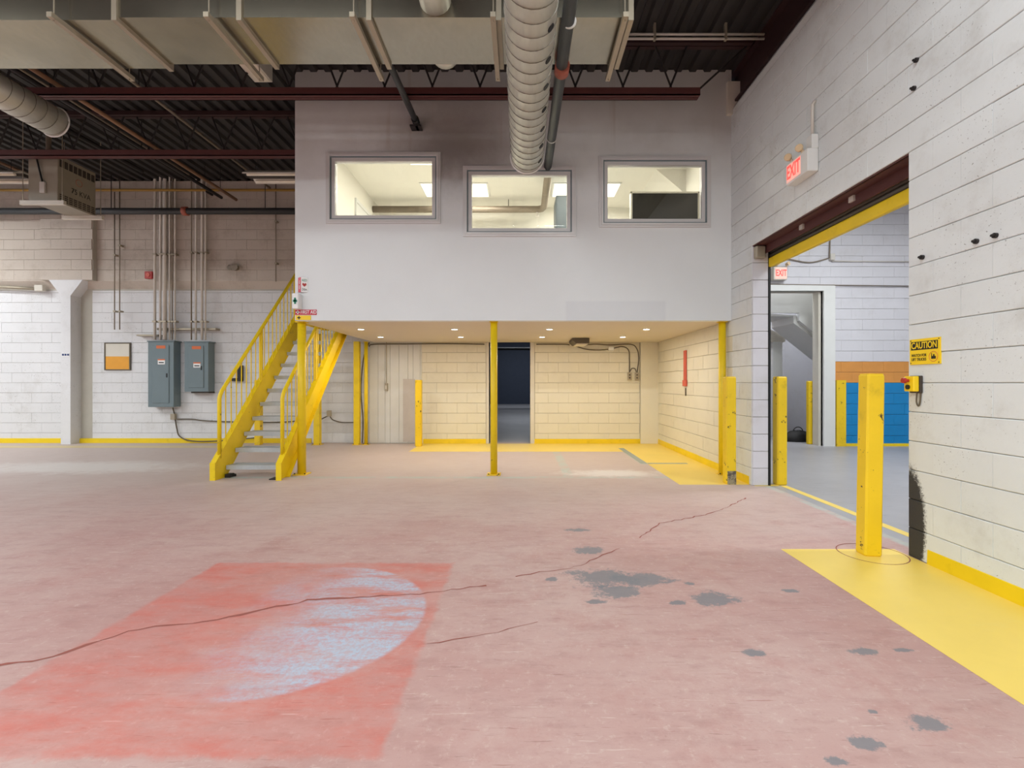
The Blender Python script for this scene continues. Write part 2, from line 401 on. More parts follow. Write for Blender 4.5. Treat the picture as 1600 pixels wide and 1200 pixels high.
def block_wall(parent, u0, u1, v0, v1, plane, facing, matfn, holes=(), phase=0.0, limit=300):
    """plane: coordinate of the mortar face; facing 'Y' looks to -Y (u=X), 'X' looks to -X (u=Y). Blocks stand proud of the mortar."""
    cells = []
    r = 0; v = v0
    while v < v1 - 0.02:
        h = min(CO, v1 - v); u = u0 - BL + (phase + (BL / 2 if r % 2 else 0)) % BL
        while u < u1:
            a, b = max(u, u0), min(u + BL, u1); spans = [(a, b)]
            for (ha, hb, va, vb) in holes:
                if va < v + h / 2 < vb:
                    ns = []
                    for (p, q) in spans:
                        if q <= ha or p >= hb: ns.append((p, q))
                        else:
                            if ha - p > 0.03: ns.append((p, ha))
                            if q - hb > 0.03: ns.append((hb, q))
                    spans = ns
            cells += [(p, q, v, h) for (p, q) in spans if q - p > 0.03]
            u += BL
        v += CO; r += 1
    def px(c):
        um, vm = (c[0] + c[1]) / 2, c[2] + c[3] / 2
        P = Vector((um, plane, vm)) if facing == 'Y' else Vector((plane, um, vm))
        if P.y < 0.3: return 0
        x, y = VX + P.x / P.y * FPX, VY - (P.z - CH) / P.y * FPX
        inside = -40 < x < 1640 and -40 < y < 1240
        return (1 if inside else 1e-4) * (c[1] - c[0]) / (P.y * (P.y if facing == 'X' else 1))
    cells.sort(key=px, reverse=True)
    rest = {}
    for i, (p, q, v, h) in enumerate(cells):
        um, vm = (p + q) / 2, v + h / 2; mat = matfn(um, vm); off = random.uniform(-0.0015, 0.0015)
        me = block_mesh(q - p - JU, h - JV, mat)
        loc = Vector((um, plane + 0.0155 + off, vm)) if facing == 'Y' else Vector((plane + 0.0155 + off, um, vm))
        rz = 0 if facing == 'Y' else -PI / 2
        ry = random.uniform(-0.003, 0.003)
        if i < limit:
            o = bpy.data.objects.new('block', me); COL.objects.link(o); o.parent = parent
            o.location = loc - world_loc(parent); o.rotation_euler = (ry, 0, rz)
        else:
            mt = Matrix.Translation(loc) @ Matrix.Rotation(rz, 4, 'Z')
            rest.setdefault(mat, B()).add([mt @ vv.co for vv in me.vertices], [tuple(pp.vertices) for pp in me.polygons])
    for mat, b in rest.items():
        o = b.obj('blockwork', mat, parent); o['kind'] = 'stuff'

# ================================================================== SETTING
# floors
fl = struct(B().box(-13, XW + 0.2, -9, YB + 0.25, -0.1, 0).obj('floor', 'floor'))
fs_ = struct(B().box(XW + 0.2, 10, 0.5, 13.5, -0.1, 0).obj('floor_side_room', 'floor2'))
fd = struct(B().box(-4, XW + 0.2, YB + 0.25, 28, -0.1, 0).obj('floor_dark_room', 'floor2'))
def paint(name, x0, x1, y0, y1, mat='floor_yellow', par=fl, z=0.0015):
    return B().box(x0, x1, y0, y1, 0.0002, z).obj(name, mat, par)
paint('yellow_paint', 1.90, XW - 0.01, -1.0, 3.54)
paint('yellow_paint', 1.89, XW - 0.01, 5.78, 8.55)
paint('yellow_paint', -2.0, XW - 0.01, 8.55, YB - 0.02)
paint('painted_line', 3.06, 3.14, 0.9, 5.72, par=fs_)
paint('painted_line', 2.76, 3.05, 5.70, 5.80, par=fs_)
M['line_grey'] = plain('grey guide paint', (150, 158, 152), 0.5)
paint('guide_line', 1.80, 1.90, 7.3, 9.0, 'line_grey', z=0.0022)
paint('guide_line', 1.90, 2.5, 7.25, 7.34, 'line_grey', z=0.0022)
M['cream_line'] = plain('cream floor paint', (206, 186, 140), 0.5)
paint('painted_line', -13, -4.9, 9.05, 9.35, 'cream_line')
# cracks
M['crack'] = plain('crack', (146, 84, 74), 0.9)
def crack(pts, wd=0.012):
    P = []
    for (x, y) in pts:
        Y = FPX * CH / (y - VY); P.append(Vector(((x - VX) * Y / FPX, Y, 0.0012)))
    Q = []
    for a, b in zip(P[:-1], P[1:]):
        k = max(2, int((b - a).length / 0.05))
        for i in range(k): Q.append(a.lerp(b, i / k) + Vector((random.uniform(-.010, .010), random.uniform(-.014, .014), 0)))
    Q.append(P[-1]); b = B(); vs = []
    for i, q in enumerate(Q):
        d = (Q[min(i + 1, len(Q) - 1)] - Q[max(0, i - 1)]).normalized(); s = Vector((-d.y, d.x, 0)); ww = wd * random.uniform(0.15, 1.0)
        vs += [q + s * ww, q - s * ww]
    b.add(vs, [(2 * i, 2 * i + 1, 2 * i + 3, 2 * i + 2) for i in range(len(Q) - 1)])
    b.obj('floor_crack', 'crack', fl)
crack([(-60, 1048), (80, 1028), (200, 985), (340, 968), (480, 938), (545, 934), (640, 930), (760, 915)])
crack([(805, 900), (900, 886), (968, 857)], 0.006)
crack([(1000, 840), (1030, 818), (1100, 805), (1135, 793), (1165, 778)], 0.008)
crack([(668, 1008), (760, 990), (840, 972)], 0.004)

# right wall (block) with the doorway
def wr_box(b, y0, y1, z0, z1): return b.box(XW + 0.012, XW + WT, y0, y1, z0, z1)
DOOR_Y0, DOOR_Y1, DOOR_Z = 3.41, 5.74, 14 * CO
b = B(); wr_box(b, -9, DOOR_Y0, 0, 4.674); wr_box(b, DOOR_Y1, YB + 0.3, 0, 4.674); wr_box(b, DOOR_Y0, DOOR_Y1, DOOR_Z, 4.674)
wall_r = struct(b.obj('wall_right', 'mortar', origin=(XW, 4, 0)))
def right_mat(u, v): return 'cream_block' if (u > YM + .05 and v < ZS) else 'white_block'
block_wall(wall_r, 1.2, YB, 0, 23 * CO, XW, 'X', right_mat, [(DOOR_Y0, DOOR_Y1, 0, DOOR_Z)], phase=0.18)
struct(B().prism([(XW - 0.004, 4.674), (XW + WT, 4.674), (XW + WT, 4.86), (XW + 0.06, 4.86), (XW - 0.004, 4.76)], 'y', -9, YB).obj('trim_1', 'white_block', wall_r))
# jamb ends of the doorway: blocks turned through the wall
for (yy, sgn) in ((DOOR_Y1, -1), (DOOR_Y0, 1)):
    for i in range(14):
        B().cbox(XW + 0.002, XW + WT - 0.002, yy, yy + sgn * 0.012, i * CO + 0.003, i * CO + CO - 0.003, 0.004).obj('jamb_block', 'lavender_block' if sgn < 0 else 'white_block', wall_r)
# black scorch / tyre scuff on the near jamb corner
def scuff():
    n = NT('sprayed black scuff'); X, Y, Z = n.xyz()
    d = n.math('ADD', n.math('SUBTRACT', DOOR_Y0, Y), n.math('MULTIPLY', n.math('SUBTRACT', n.noise(30, 6, 0.8), 0.5), 0.18))
    top = n.math('ADD', Z, n.math('MULTIPLY', n.math('SUBTRACT', n.noise(22, 6, 0.8), 0.5), 0.18))
    q = n.vmath('LENGTH', n.vmath('MULTIPLY', n.vmath('SUBTRACT', n.pos, (XW, 3.41, 0.22)), (0, 1 / 0.15, 1 / 0.43)))
    q = n.math('ADD', q, n.math('MULTIPLY', n.math('SUBTRACT', n.noise(45, 6, 0.8), 0.5), 0.75))
    col = n.mix(n.math('MULTIPLY', n.step(q, 1.05, 0.82), 0.97), n.mix(n.noise(1.3, 5), lin(208, 211, 212), lin(226, 230, 231)), lin(30, 28, 27))
    n.bump(n.noise(70, 4, 0.65), 0.3, 0.006)
    return n.done(col, 0.65)
M['scuffed_block'] = scuff()
for o in wall_r.children:
    if o.name.startswith(('block', 'jamb_block')) and not o.name.startswith('blockwork'):
        wl = world_loc(o)
        if 3.05 < wl.y < 3.45 and wl.z < 0.8:
            o.data = o.data.copy(); o.data.materials[0] = M['scuffed_block']
struct(B().prism([(XW - 0.012, 0), (XW + 0.0, 0), (XW + 0.0, 0.10), (XW - 0.008, 0.095)], 'y', -9, DOOR_Y0 - 0.16).obj('baseboard_right', 'yellow_wall'))
struct(B().prism([(XW - 0.012, 0), (XW + 0.0, 0), (XW + 0.0, 0.10), (XW - 0.008, 0.095)], 'y', DOOR_Y1 + 0.06, YB).obj('baseboard_right_rear', 'yellow_wall'))

# back wall: left bay recessed below a block upper wall, panel bay, cream block bay with doorway
DX0, DX1 = (764 - VX) * YB / FPX, (828.5 - VX) * YB / FPX
XP0, XP1 = (577 - VX) * YB / FPX, (659 - VX) * YB / FPX
b = B(); b.box(XP1, DX0, YB + .012, YB + .25, 0, 2.4); b.box(DX1, XW + .012, YB + .012, YB + .25, 0, 2.4); b.box(DX0, DX1, YB + .012, YB + .25, 2.09, 2.4)
b.box(XP1, XW, YB + .012, YB + .25, 2.4, 5.27)
wall_b = struct(b.obj('wall_back', 'mortar', origin=(0, YB, 0)))
block_wall(wall_b, XP1, 2.37, 0, 10 * CO, YB, 'Y', lambda u, v: 'cream_block', [(DX0 - .06, DX1 + .09, 0, 3)], phase=0.1)
pil = B().box(2.38, XW, YB - 0.04, YB + .2, 0, 2.4).obj('pilaster', 'cream_block', wall_b)
ZL = 3.26
b = B(); b.box(-13, XP0, YB + .112, YB + .4, 0, ZL); b.box(-13, XP0, YB + .012, YB + .4, ZL, 5.6)
wall_l = struct(b.obj('wall_back_west', 'mortar', origin=(-7, YB, 0)))
block_wall(wall_l, -11.2, XP0, 0, ZL - 0.17, YB + .10, 'Y', lambda u, v: 'left_block', [(-9.32, -8.7, 0, ZL)], phase=0.05)
wall_u = struct(B().box(-13, XP0, YB + .012, YB + .3, ZL, 5.5).obj('wall_back_upper', 'mortar'))
block_wall(wall_u, -11.2, -3.0, ZL + 0.02, 5.27, YB, 'Y', lambda u, v: 'upper_conc', [], phase=0.2, limit=240)
# concrete lintel band under the upper wall
lint = B().prism([(YB - 0.0, ZL), (YB + 0.13, ZL - 0.16), (YB + 0.2, ZL - 0.16), (YB + 0.2, ZL + 0.03), (YB, ZL + 0.03)], 'x', -13, XP0).obj('trim_2', 'upper_conc'); struct(lint)
# concrete column with flared head
cx0, cx1 = (98 - VX) * 9.62 / FPX, (113 - VX) * 9.62 / FPX
b = B().box(cx0, cx1, 9.58, 9.9, 0, 2.95)
b.prism([(cx0, 2.95), (cx1, 2.95), (cx1 + .24, ZL), (cx0 - .24, ZL)], 'y', 9.58, 9.9)
colm = struct(b.obj('trim_column', 'left_block'))
pier = struct(B().box(cx0 - .42, cx1 + .42, 9.612, YB + .01, ZL, 4.7).obj('trim_pier', 'mortar'))
block_wall(pier, cx0 - .42, cx1 + .42, ZL, 4.7, 9.60, 'Y', lambda u, v: 'upper_conc', [], phase=0.0)
lab = B().box(cx0 + .02, cx1 - .02, 9.574, 9.58, 1.74, 1.81).obj('column_plate', 'sign_white'); tag(lab, 'tiny blue and white grid marker plate on the concrete column', 'sign')
for k in range(3): B().box(cx0 + .03 + k * .05, cx0 + .068 + k * .05, 9.572, 9.574, 1.755, 1.795).obj('mark', plain('navy mark', (40, 60, 110)), lab)
struct(B().prism([(YB + .095, 0), (YB + .075, 0), (YB + .08, 0.09), (YB + .095, 0.095)], 'x', -13, XP0 - 1.2).obj('baseboard_back_west', 'yellow_wall'))
struct(B().prism([(YB, 0), (YB - .016, 0), (YB - .012, 0.09), (YB, 0.095)], 'x', XP1 + .03, DX0 - .06).obj('baseboard_back', 'yellow_wall'))
struct(B().prism([(YB, 0), (YB - .016, 0), (YB - .012, 0.09), (YB, 0.095)], 'x', DX1 + .08, XW).obj('baseboard_back_east', 'yellow_wall'))
# smooth panel bay behind the landing: boards
wp = struct(B().box(XP0 - .0, XP1, YB + .012, YB + .3, 0, 5.27).obj('wall_panel', 'panel_white'))
x = XP0; k = 0
while x < XP1 - 0.02:
    wd = min(random.choice((0.10, 0.14, 0.18)), XP1 - x)
    B().cbox(x + .002, x + wd - .002, YB - .006 + random.uniform(-.002, .002), YB + .012, 0.01, 2.3, 0.003).obj('panel_board', 'panel_white', wp); x += wd
pp = at(630, 592, YB); pq = at(648, 690, YB)
B().box(pp.x, pq.x, YB - .014, YB - .008, pq.z, pp.z).obj('cover_patch', 'patch_grey', wp)
# doorway frame and dark room behind
d1 = struct(B().box(DX0 - .055, DX0, YB - .015, YB + .26, 0, 2.09).box(DX1, DX1 + .085, YB - .015, YB + .26, 0, 2.09).box(DX0 - .055, DX1 + .085, YB - .015, YB + .26, 2.09, 2.14).obj('door_1', 'offwhite'))
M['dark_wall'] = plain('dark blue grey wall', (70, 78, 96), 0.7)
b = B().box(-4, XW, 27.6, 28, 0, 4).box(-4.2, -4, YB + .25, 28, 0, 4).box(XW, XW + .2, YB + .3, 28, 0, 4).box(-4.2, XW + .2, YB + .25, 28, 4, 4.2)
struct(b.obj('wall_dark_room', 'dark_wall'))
tag(B().tube([(-3.9, 24, 2.9), (2.6, 24, 2.9)], 0.07).obj('overhead_pipe', 'black'), 'dark pipe hung across the unlit room beyond the doorway', 'pipe')
# hall shell outside the view
struct(B().box(-13.2, -13, -9, YB + .3, 0, 5.6).obj('wall_left', 'left_block'))
M['shade_wall'] = plain('dark grey unseen wall', (88, 90, 92), 0.7)  # unseen wall, darkened so the duct front reflects a dark hall
struct(B().box(-13.2, XW + .3, -9.2, -9, 0, 5.6).obj('wall_front', 'shade_wall'))
# roof deck: corrugated sheet
b = B(); pit = 0.19; x = -13.2; prof = []
while x < XW + 0.25:
    prof += [(x, ZD), (x + pit * .42, ZD), (x + pit * .55, ZD + .045), (x + pit * .87, ZD + .045)]; x += pit
vs = [(p[0], -9.2, p[1]) for p in prof] + [(p[0], YB + .3, p[1]) for p in prof]; n_ = len(prof)
b.add(vs, [(i, i + 1, n_ + i + 1, n_ + i) for i in range(n_ - 1)])
ceil_ = struct(b.obj('ceiling', 'deck'))
struct(B().box(-13.2, XW + .3, -9.2, YB + .3, ZD + .06, ZD + .12).obj('ceiling_upper', 'deck'))

# office box over the bay
S6 = FPX / YM
WIN = []
for (ox0, ox1, oy0, oy1) in ((510, 688.5, 238.5, 350), (723.5, 899.5, 260, 370), (936, 1110, 244.5, 355.5)):
    a, c = at(ox0, oy0, YM), at(ox1, oy1, YM); WIN.append((a.x, c.x, c.z, a.z))
b = B(); xs = [XM] + [v for w_ in WIN for v in (w_[0] + .03, w_[1] - .03)] + [XW]
for i in range(0, len(xs), 2): b.box(xs[i], xs[i + 1], YM, YM + .14, ZS, ZD + .03)
for w_ in WIN:
    b.box(w_[0] + .03, w_[1] - .03, YM, YM + .14, ZS, w_[2] + .03); b.box(w_[0] + .03, w_[1] - .03, YM, YM + .14, w_[3] - .03, ZD + .03)
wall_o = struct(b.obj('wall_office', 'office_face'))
struct(B().box(XM, XM + .12, YM + .14, YB, 2.33, ZD).obj('wall_office_left', 'office_in'))
struct(B().box(XW - .05, XW - .001, YM + .14, YB, 2.33, 4.74).obj('wall_office_right', 'office_in'))
struct(B().box(XM + .12, XW - .05, YB - .06, YB - .001, 2.33, 4.74).obj('wall_office_back', 'office_in'))
struct(B().box(XM, XW, YM + .14, YB - .001, ZS, ZS + .06).obj('ceiling_soffit', 'soffit'))
struct(B().box(XM, XW, YM + .14, YB - .06, 2.25, 2.33).obj('floor_office', 'office_in'))
struct(B().box(XM + .12, XW - .05, YM + .14, YB - .06, 4.71, 4.76).obj('ceiling_office', 'office_in'))
for i, (x0, x1, z0, z1) in enumerate(WIN):
    wn = bpy.data.objects.new('window_%d' % (i + 1), None); COL.objects.link(wn); wn.location = ((x0 + x1) / 2, YM, z0); wn['kind'] = 'structure'
    def fr(b, g0, g1, y0, y1):
        b.box(x0 + g0, x1 - g0, y0, y1, z0 + g0, z0 + g1); b.box(x0 + g0, x1 - g0, y0, y1, z1 - g1, z1 - g0)
        b.box(x0 + g0, x0 + g1, y0, y1, z0 + g1, z1 - g1); b.box(x1 - g1, x1 - g0, y0, y1, z0 + g1, z1 - g1); return b
    fr(B(), 0.0, 0.026, YM - .022, YM + .01).obj('outer_trim', 'alu', wn)
    fr(B(), 0.026, 0.052, YM - .034, YM + .01).obj('inner_trim', 'alu', wn)
    fr(B(), 0.052, 0.068, YM - .012, YM + .10).obj('glazing_channel', 'panel_grey', wn)
    fr(B(), 0.068, 0.112, YM - .004, YM + .08).obj('sash', 'alu', wn)
    B().box(x0 + .108, x1 - .108, YM + .03, YM + .036, z0 + .108, z1 - .108).obj('pane', 'glass', wn)

# side room shell
lav = lambda u, v: 'blue_block' if v < 1.27 and u > 6.08 else ('orange_block' if v < 1.6 and u > 6.08 else 'lavender_block')
ox0, ox1, oz = 4.35, 5.80, 2.985
b = B().box(XW + WT, ox0, YF + .012, YF + .25, 0, 4.8).box(ox1, 9.6, YF + .012, YF + .25, 0, 4.8).box(ox0, ox1, YF + .012, YF + .25, oz, 4.8)
wall_s = struct(b.obj('wall_side_room', 'mortar', origin=(6, YF, 0)))
block_wall(wall_s, 4.2, 8.2, 0, 4.7, YF, 'Y', lav, [(ox0 - .1, 6.02, 0, oz + .12)], phase=0.12)
struct(B().box(ox1, 6.02, YF - .03, YF + .06, 0, oz + .12).box(ox0 - .1, ox1, YF - .03, YF + .06, oz, oz + .12).obj('trim_doorway', 'white'))
struct(B().box(ox1 - .05, ox1, YF + .06, YF + .25, 0, oz).obj('trim_doorway_reveal', 'offwhite'))
struct(B().box(9.4, 9.6, 0.5, YF + .2, 0, 4.8).box(XW + WT, 9.6, 0.3, .5, 0, 4.8).obj('wall_side_room_east', 'lavender_block'))
struct(B().box(XW + WT, 9.6, .3, 13, 4.8, 4.9).obj('ceiling_side_room', 'white'))
struct(B().prism([(YF, 0), (YF - .016, 0), (YF - .012, 0.05), (YF, 0.055)], 'x', 6.24, 9.4).obj('baseboard_side_room', 'yellow_wall'))
struct(B().box(3.0, 9.6, 12.0, 12.2, 0, 4.8).box(XW + WT, 3.1, YF + .25, 12.2, 0, 4.8).box(9.4, 9.6, YF + .25, 12.2, 0, 4.8).obj('wall_stairwell', 'lavender_block'))
# corner guard of yellow steel at the blue wall
tag(B().box(6.03, 6.08, YF - .06, YF - .014, 0, 1.27).box(6.08, 6.22, YF - .04, YF - .014, 0, 1.27).obj('corner_guard', 'yellow_worn'), 'yellow steel corner guard on the end of the blue painted wall', 'corner guard')
# sloping stair soffit beyond the doorway
sf = thing('stair_soffit', (5.6, 10.4, 2.1), 'white boxed underside of a stair seen through the side room doorway', 'stair')
B().prism([(4.4, 2.66), (5.72, 2.66), (5.72, 2.50), (6.9, 1.55), (6.9, 3.6), (4.4, 3.6)], 'y', 9.95, 10.05).obj('fascia', 'white', sf)
B().prism([(4.4, 2.60), (5.66, 2.60), (5.66, 2.46), (6.9, 1.48), (6.9, 1.6), (5.75, 2.62), (4.4, 2.70)], 'y', 10.05, 10.95).obj('soffit', 'white', sf)
pw = thing('newel_post', (5.5, 11.0, 0), 'white square post under the stair soffit beyond the doorway', 'post')
B().cbox(5.72, 5.94, 11.0, 11.2, 0, 2.15).obj('shaft', 'white', pw); B().prism([(5.62, 2.15), (6.0, 2.15), (6.0, 2.3), (5.62, 2.45)], 'y', 11.0, 11.2).obj('cap', 'offwhite', pw)
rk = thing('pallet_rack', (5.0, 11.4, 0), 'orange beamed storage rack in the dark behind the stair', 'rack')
for zz in (1.6, 2.4): B().box(4.6, 5.75, 11.4, 11.5, zz, zz + .09).obj('beam', 'tan_orange', rk)
for xx in (4.6, 5.7): B().box(xx, xx + .08, 11.4, 11.48, 0, 2.6).obj('upright', 'grey_cab', rk)
B().box(4.5, 5.7, 11.55, 11.9, 0.0, 2.5).obj('dark_backing', 'vent_dark', rk)  # dark block standing in for the shade behind the rack

# ================================================================== LAMPS
def strip(loc, length, lit, label, group, power=0, top=ZD):
    t = thing('fluorescent_fixture', loc, label, 'light fixture', group); x, y, z = loc; h = length / 2
    B().prism([(y - .2, z + .0), (y - .07, z + .07), (y + .07, z + .07), (y + .2, z + .0), (y + .2, z + .02), (y + .08, z + .1), (y - .08, z + .1), (y - .2, z + .02)], 'x', x - h, x + h).obj('reflector', 'offwhite', t)
    B().box(x - h, x + h, y - .05, y + .05, z + .02, z + .07).obj('ballast_cover', 'vent_dark' if not lit else 'white', t)
    for s in (-1, 1):
        B().tube([(x - h + .04, y + s * .13, z + .012), (x + h - .04, y + s * .13, z + .012)], 0.02, 10).obj('tube', 'tube' if lit else 'tube_off', t, True)
    for s in (-1, 1):
        B().tube([(x + s * h * .8, y, z + .1), (x + s * h * .8, y, top)], 0.004, 6).obj('hanger', 'dark_steel', t)
    if lit: area('lamp', (x, y, z - .03), length, .35, power, (0.93, 0.985, 1.0), parent=t)
    return t
rows = [(1.9, xx, 0.46) for xx in (-10.2, -6.2, -2.4, 1.0)] + [(-3.6, xx, 2.5) for xx in (-10.2, -6.2, -2.4, 1.0)] + [(5.0, -10.6, 1.5), (7.6, -11.4, 1.0)]  # rear row placed to even the light; west pair added for the back-west wall
for yy, xx, k_ in rows:
    strip((xx, yy, 4.80), 2.4, True, 'unseen lit twin tube fluorescent fixture hung from the hall roof', 'lit fluorescents of the hall', HALL_W * k_)
strip((-3.70, 7.82, 4.52), 1.42, False, 'unlit twin tube fluorescent hung beside the office wall', None)
strip((-9.22, 7.82, 4.52), 2.4, False, 'unlit twin tube fluorescent hung behind the transformer', None)
for (xx, yy) in ((5.6, 3.4), (5.6, 6.6)):
    strip((xx, yy, 4.55), 2.4, True, 'lit twin tube fluorescent fixture in the side room', 'lit fluorescents of the side room', SIDE_W, 4.8)
def fill_lamp(x, y, z, lx, ly, power, label):  # fill lights added in the back rooms, with made-up housings
    t = thing('fill_light', (x, y, z), label, 'light fixture')
    B().cbox(x - lx / 2, x + lx / 2, y - ly / 2, y + ly / 2, z, z + .06, .006).obj('housing', 'white', t)
    B().box(x - lx / 2 + .03, x + lx / 2 - .03, y - ly / 2 + .03, y + ly / 2 - .03, z - .012, z).obj('lens', 'tube', t)
    area('lamp', (x, y, z - .03), lx, ly, power, (0.85, 0.92, 1.0), parent=t)
fill_lamp(5.2, 9.78, 4.735, 1.6, 0.25, 70, 'added batten over the front of the stair soffit')
fill_lamp(4.6, 11.4, 4.735, 1.5, 0.5, 60, 'added batten over the storage rack in the stairwell')
fill_lamp(0.8, 16, 3.935, 2.4, 0.4, 55, 'added batten in the dim room beyond the hall doorway')
fill_lamp(0.0, 24.5, 3.935, 2.4, 0.4, 60, 'added batten at the far end of the dim room')
for (xx, yy) in ((-1.19, 8.73), (1.15, 8.73), (-1.19, 7.4), (1.15, 7.4)):
    t = thing('troffer_light', (xx, yy, 4.68), 'lit office ceiling troffer over the %s, %s' % ('blackboard side' if xx > 0 else 'stair side', 'beside the windows' if yy < 8 else 'deeper in the room'), 'light fixture', 'office ceiling troffers')
    B().box(xx - .6, xx + .6, yy - .31, yy + .31, 4.695, 4.715).obj('frame', 'white', t)
    B().box(xx - .57, xx + .57, yy - .28, yy + .28, 4.685, 4.695).obj('lens', 'troffer', t)
    area('lamp', (xx, yy, 4.66), 1.1, .5, OFFICE_W, (1.0, 0.955, 0.86), parent=t)
for yy, xl in ((7.28, (-2.42, -1.01, .42, 1.88)), (8.5, (-2.48, -1.07, .36, 1.78))):
    for kk, xx in enumerate(xl):
        t = thing('recessed_downlight', (xx, yy, ZS - .012), '%s round downlight from the stair in the soffit row nearer the %s' % (('first', 'second', 'third', 'fourth')[kk], 'hall' if yy < 8 else 'back wall'), 'downlight', 'downlights in the soffit')
        B().tube([(xx, yy, ZS - .008), (xx, yy, ZS + .002)], 0.062, 20).obj('trim_ring', 'white', t)
        B().tube([(xx, yy, ZS - .012), (xx, yy, ZS - .004)], 0.042, 18).obj('lens', 'lens', t)
        area('lamp', (xx, yy, ZS - .03), .09, .09, DOWN_W, (1.0, 0.92, 0.76), parent=t, shape='DISK')

# ================================================================== STAIR
XL, XR = -3.82, -3.06
st = thing('steel_staircase', (-3.44, 6.1, 0), 'yellow steel staircase with grey grating treads rising beside the office', 'staircase')
TR, TG = 0.1955, 0.202
NT_ = 12
for i in range(NT_):
    z, y = 0.155 + TR * i, 6.23 + TG * i
    b = B().box(XL + .01, XR - .01, y, y + .035, z - .055, z)                # nosing
    b.box(XL + .01, XR - .01, y + .2, y + .225, z - .035, z)
    for k in range(5): b.box(XL + .01, XR - .01, y + .042 + k * .031, y + .062 + k * .031, z - .03, z - .003)
    for k in range(8):
        xx = XL + .05 + k * (XR - XL - .1) / 7; b.box(xx - .008, xx + .008, y + .02, y + .21, z - .034, z - .01)
    b.obj('tread', 'tread', st)
SLOPE = TR / TG
def stringer(x, s):
    y0, y1 = 6.03, 8.62; zt = lambda y: 0.22 + (y - y0) * SLOPE; dv = 0.36
    b = B().prism([(y0, 0), (y0 + .22, 0), (y1, zt(y1) - dv), (y1, zt(y1)), (y0, zt(y0))], 'x', x, x + s * .012)
    def flange(o0, o1): b.prism([(y0, zt(y0) + o0), (y1, zt(y1) + o0), (y1, zt(y1) + o1), (y0, zt(y0) + o1)], 'x', x - s * .002, x + s * .065)
    flange(-.018, .001)
    ya = y0 + .22
    b.prism([(ya, 0), (y1, zt(y1) - dv), (y1, zt(y1) - dv + .018), (ya, 0.018)], 'x', x - s * .002, x + s * .065)
    b.box(x - s * .002, x + s * .066, y0 - .012, y0 - .0005, 0, zt(y0))
    return b.obj('stringer', 'yellow', st)
stringer(XL, -1); stringer(XR, 1)
def railing(x):
    ztop = lambda y: 1.08 + (y - 6.17) * SLOPE; zs = lambda y: 0.22 + (y - 6.03) * SLOPE
    y1 = 8.62
    B().tube([(x, 6.14, 0.26), (x, 6.14, 1.02), (x, 6.155, 1.06), (x, 6.19, ztop(6.19) + .015), (x, y1, ztop(y1)), (x, 9.6, ztop(y1) + .02)], 0.024, 12).obj('handrail', 'yellow', st, True)
    for ym in (7.12, 8.2):
        B().box(x - .02, x + .02, ym - .02, ym + .02, zs(ym) - .02, ztop(ym)).obj('post', 'yellow', st)
    y = 6.27
    while y < y1:
        B().tube([(x, y, zs(y) - .02), (x, y, ztop(y))], 0.008, 6).obj('baluster', 'yellow', st); y += 0.118
railing(XL - .02); railing(XR + .02)
B().tube([(XL + .05, 6.3, 0.003), (XL + .05, 6.3, 0.03)], 0.05, 6).obj('anchor_bolt', 'black', st)
B().box(XL + .012, XL + .075, 6.2, 6.30, 0, 0.045).obj('foot_bracket', 'dark_steel', st)
B().box(XR - .11, XR, 6.06, 6.2, 0, 0.012).obj('foot_bracket', 'dark_steel', st)
B().box(XL - .08, XM, 8.62, 9.66, 2.42, 2.5).obj('landing', 'tread', st)
B().box(XL - .08, XM, 8.62, 8.68, 2.25, 2.42).box(XL - .08, XL - .02, 8.62, 9.66, 2.25, 2.42).obj('landing_edge', 'yellow', st)
for y in [8.74 + k * .12 for k in range(8)]:
    B().tube([(XL - .02, y, 2.5), (XL - .02, y, 3.45)], 0.008, 6).obj('baluster', 'yellow', st)

def column(x, y, r, label, plate=0.09, square=False):
    t = thing('steel_column', (x, y, 0), label, 'column')
    if square: B().cbox(x - r, x + r, y - r, y + r, .012, 2.25 if square == 2 else ZS).obj('shaft', 'yellow', t)
    else: B().tube([(x, y, .012), (x, y, ZS)], r, 18).obj('shaft', 'yellow', t, True)
    B().cbox(x - plate, x + plate, y - plate, y + plate, 0, .012, .003).obj('base_plate', 'yellow_worn', t)
    for sx in (-1, 1): B().tube([(x + sx * plate * .75, y - plate * .7, .012), (x + sx * plate * .75, y - plate * .7, .024)], .01, 6).obj('anchor_bolt', 'dark_steel', t)
    if not square: B().box(x - r * 1.15, x + r * 1.15, y - r * 1.15, y + r * 1.15, ZS - .012, ZS).obj('cap_plate', 'yellow', t)
    return t
column(-2.93, 6.44, .054, 'round yellow steel column holding up the office corner beside the stair')
column(-0.368, 6.42, .046, 'round yellow steel column standing alone under the middle of the office edge')
column(2.665, 6.42, .046, 'round yellow steel column against the block wall at the office corner', .06)
column(-4.02, 9.52, .058, 'square yellow post behind the stair, carrying the outer landing corner', .09, 2)
column(-3.24, 9.52, .055, 'square yellow post next to a slim round one behind the stair', .075, True)
column(-3.065, 9.52, .036, 'slim round yellow post next to a square one behind the stair', .06)

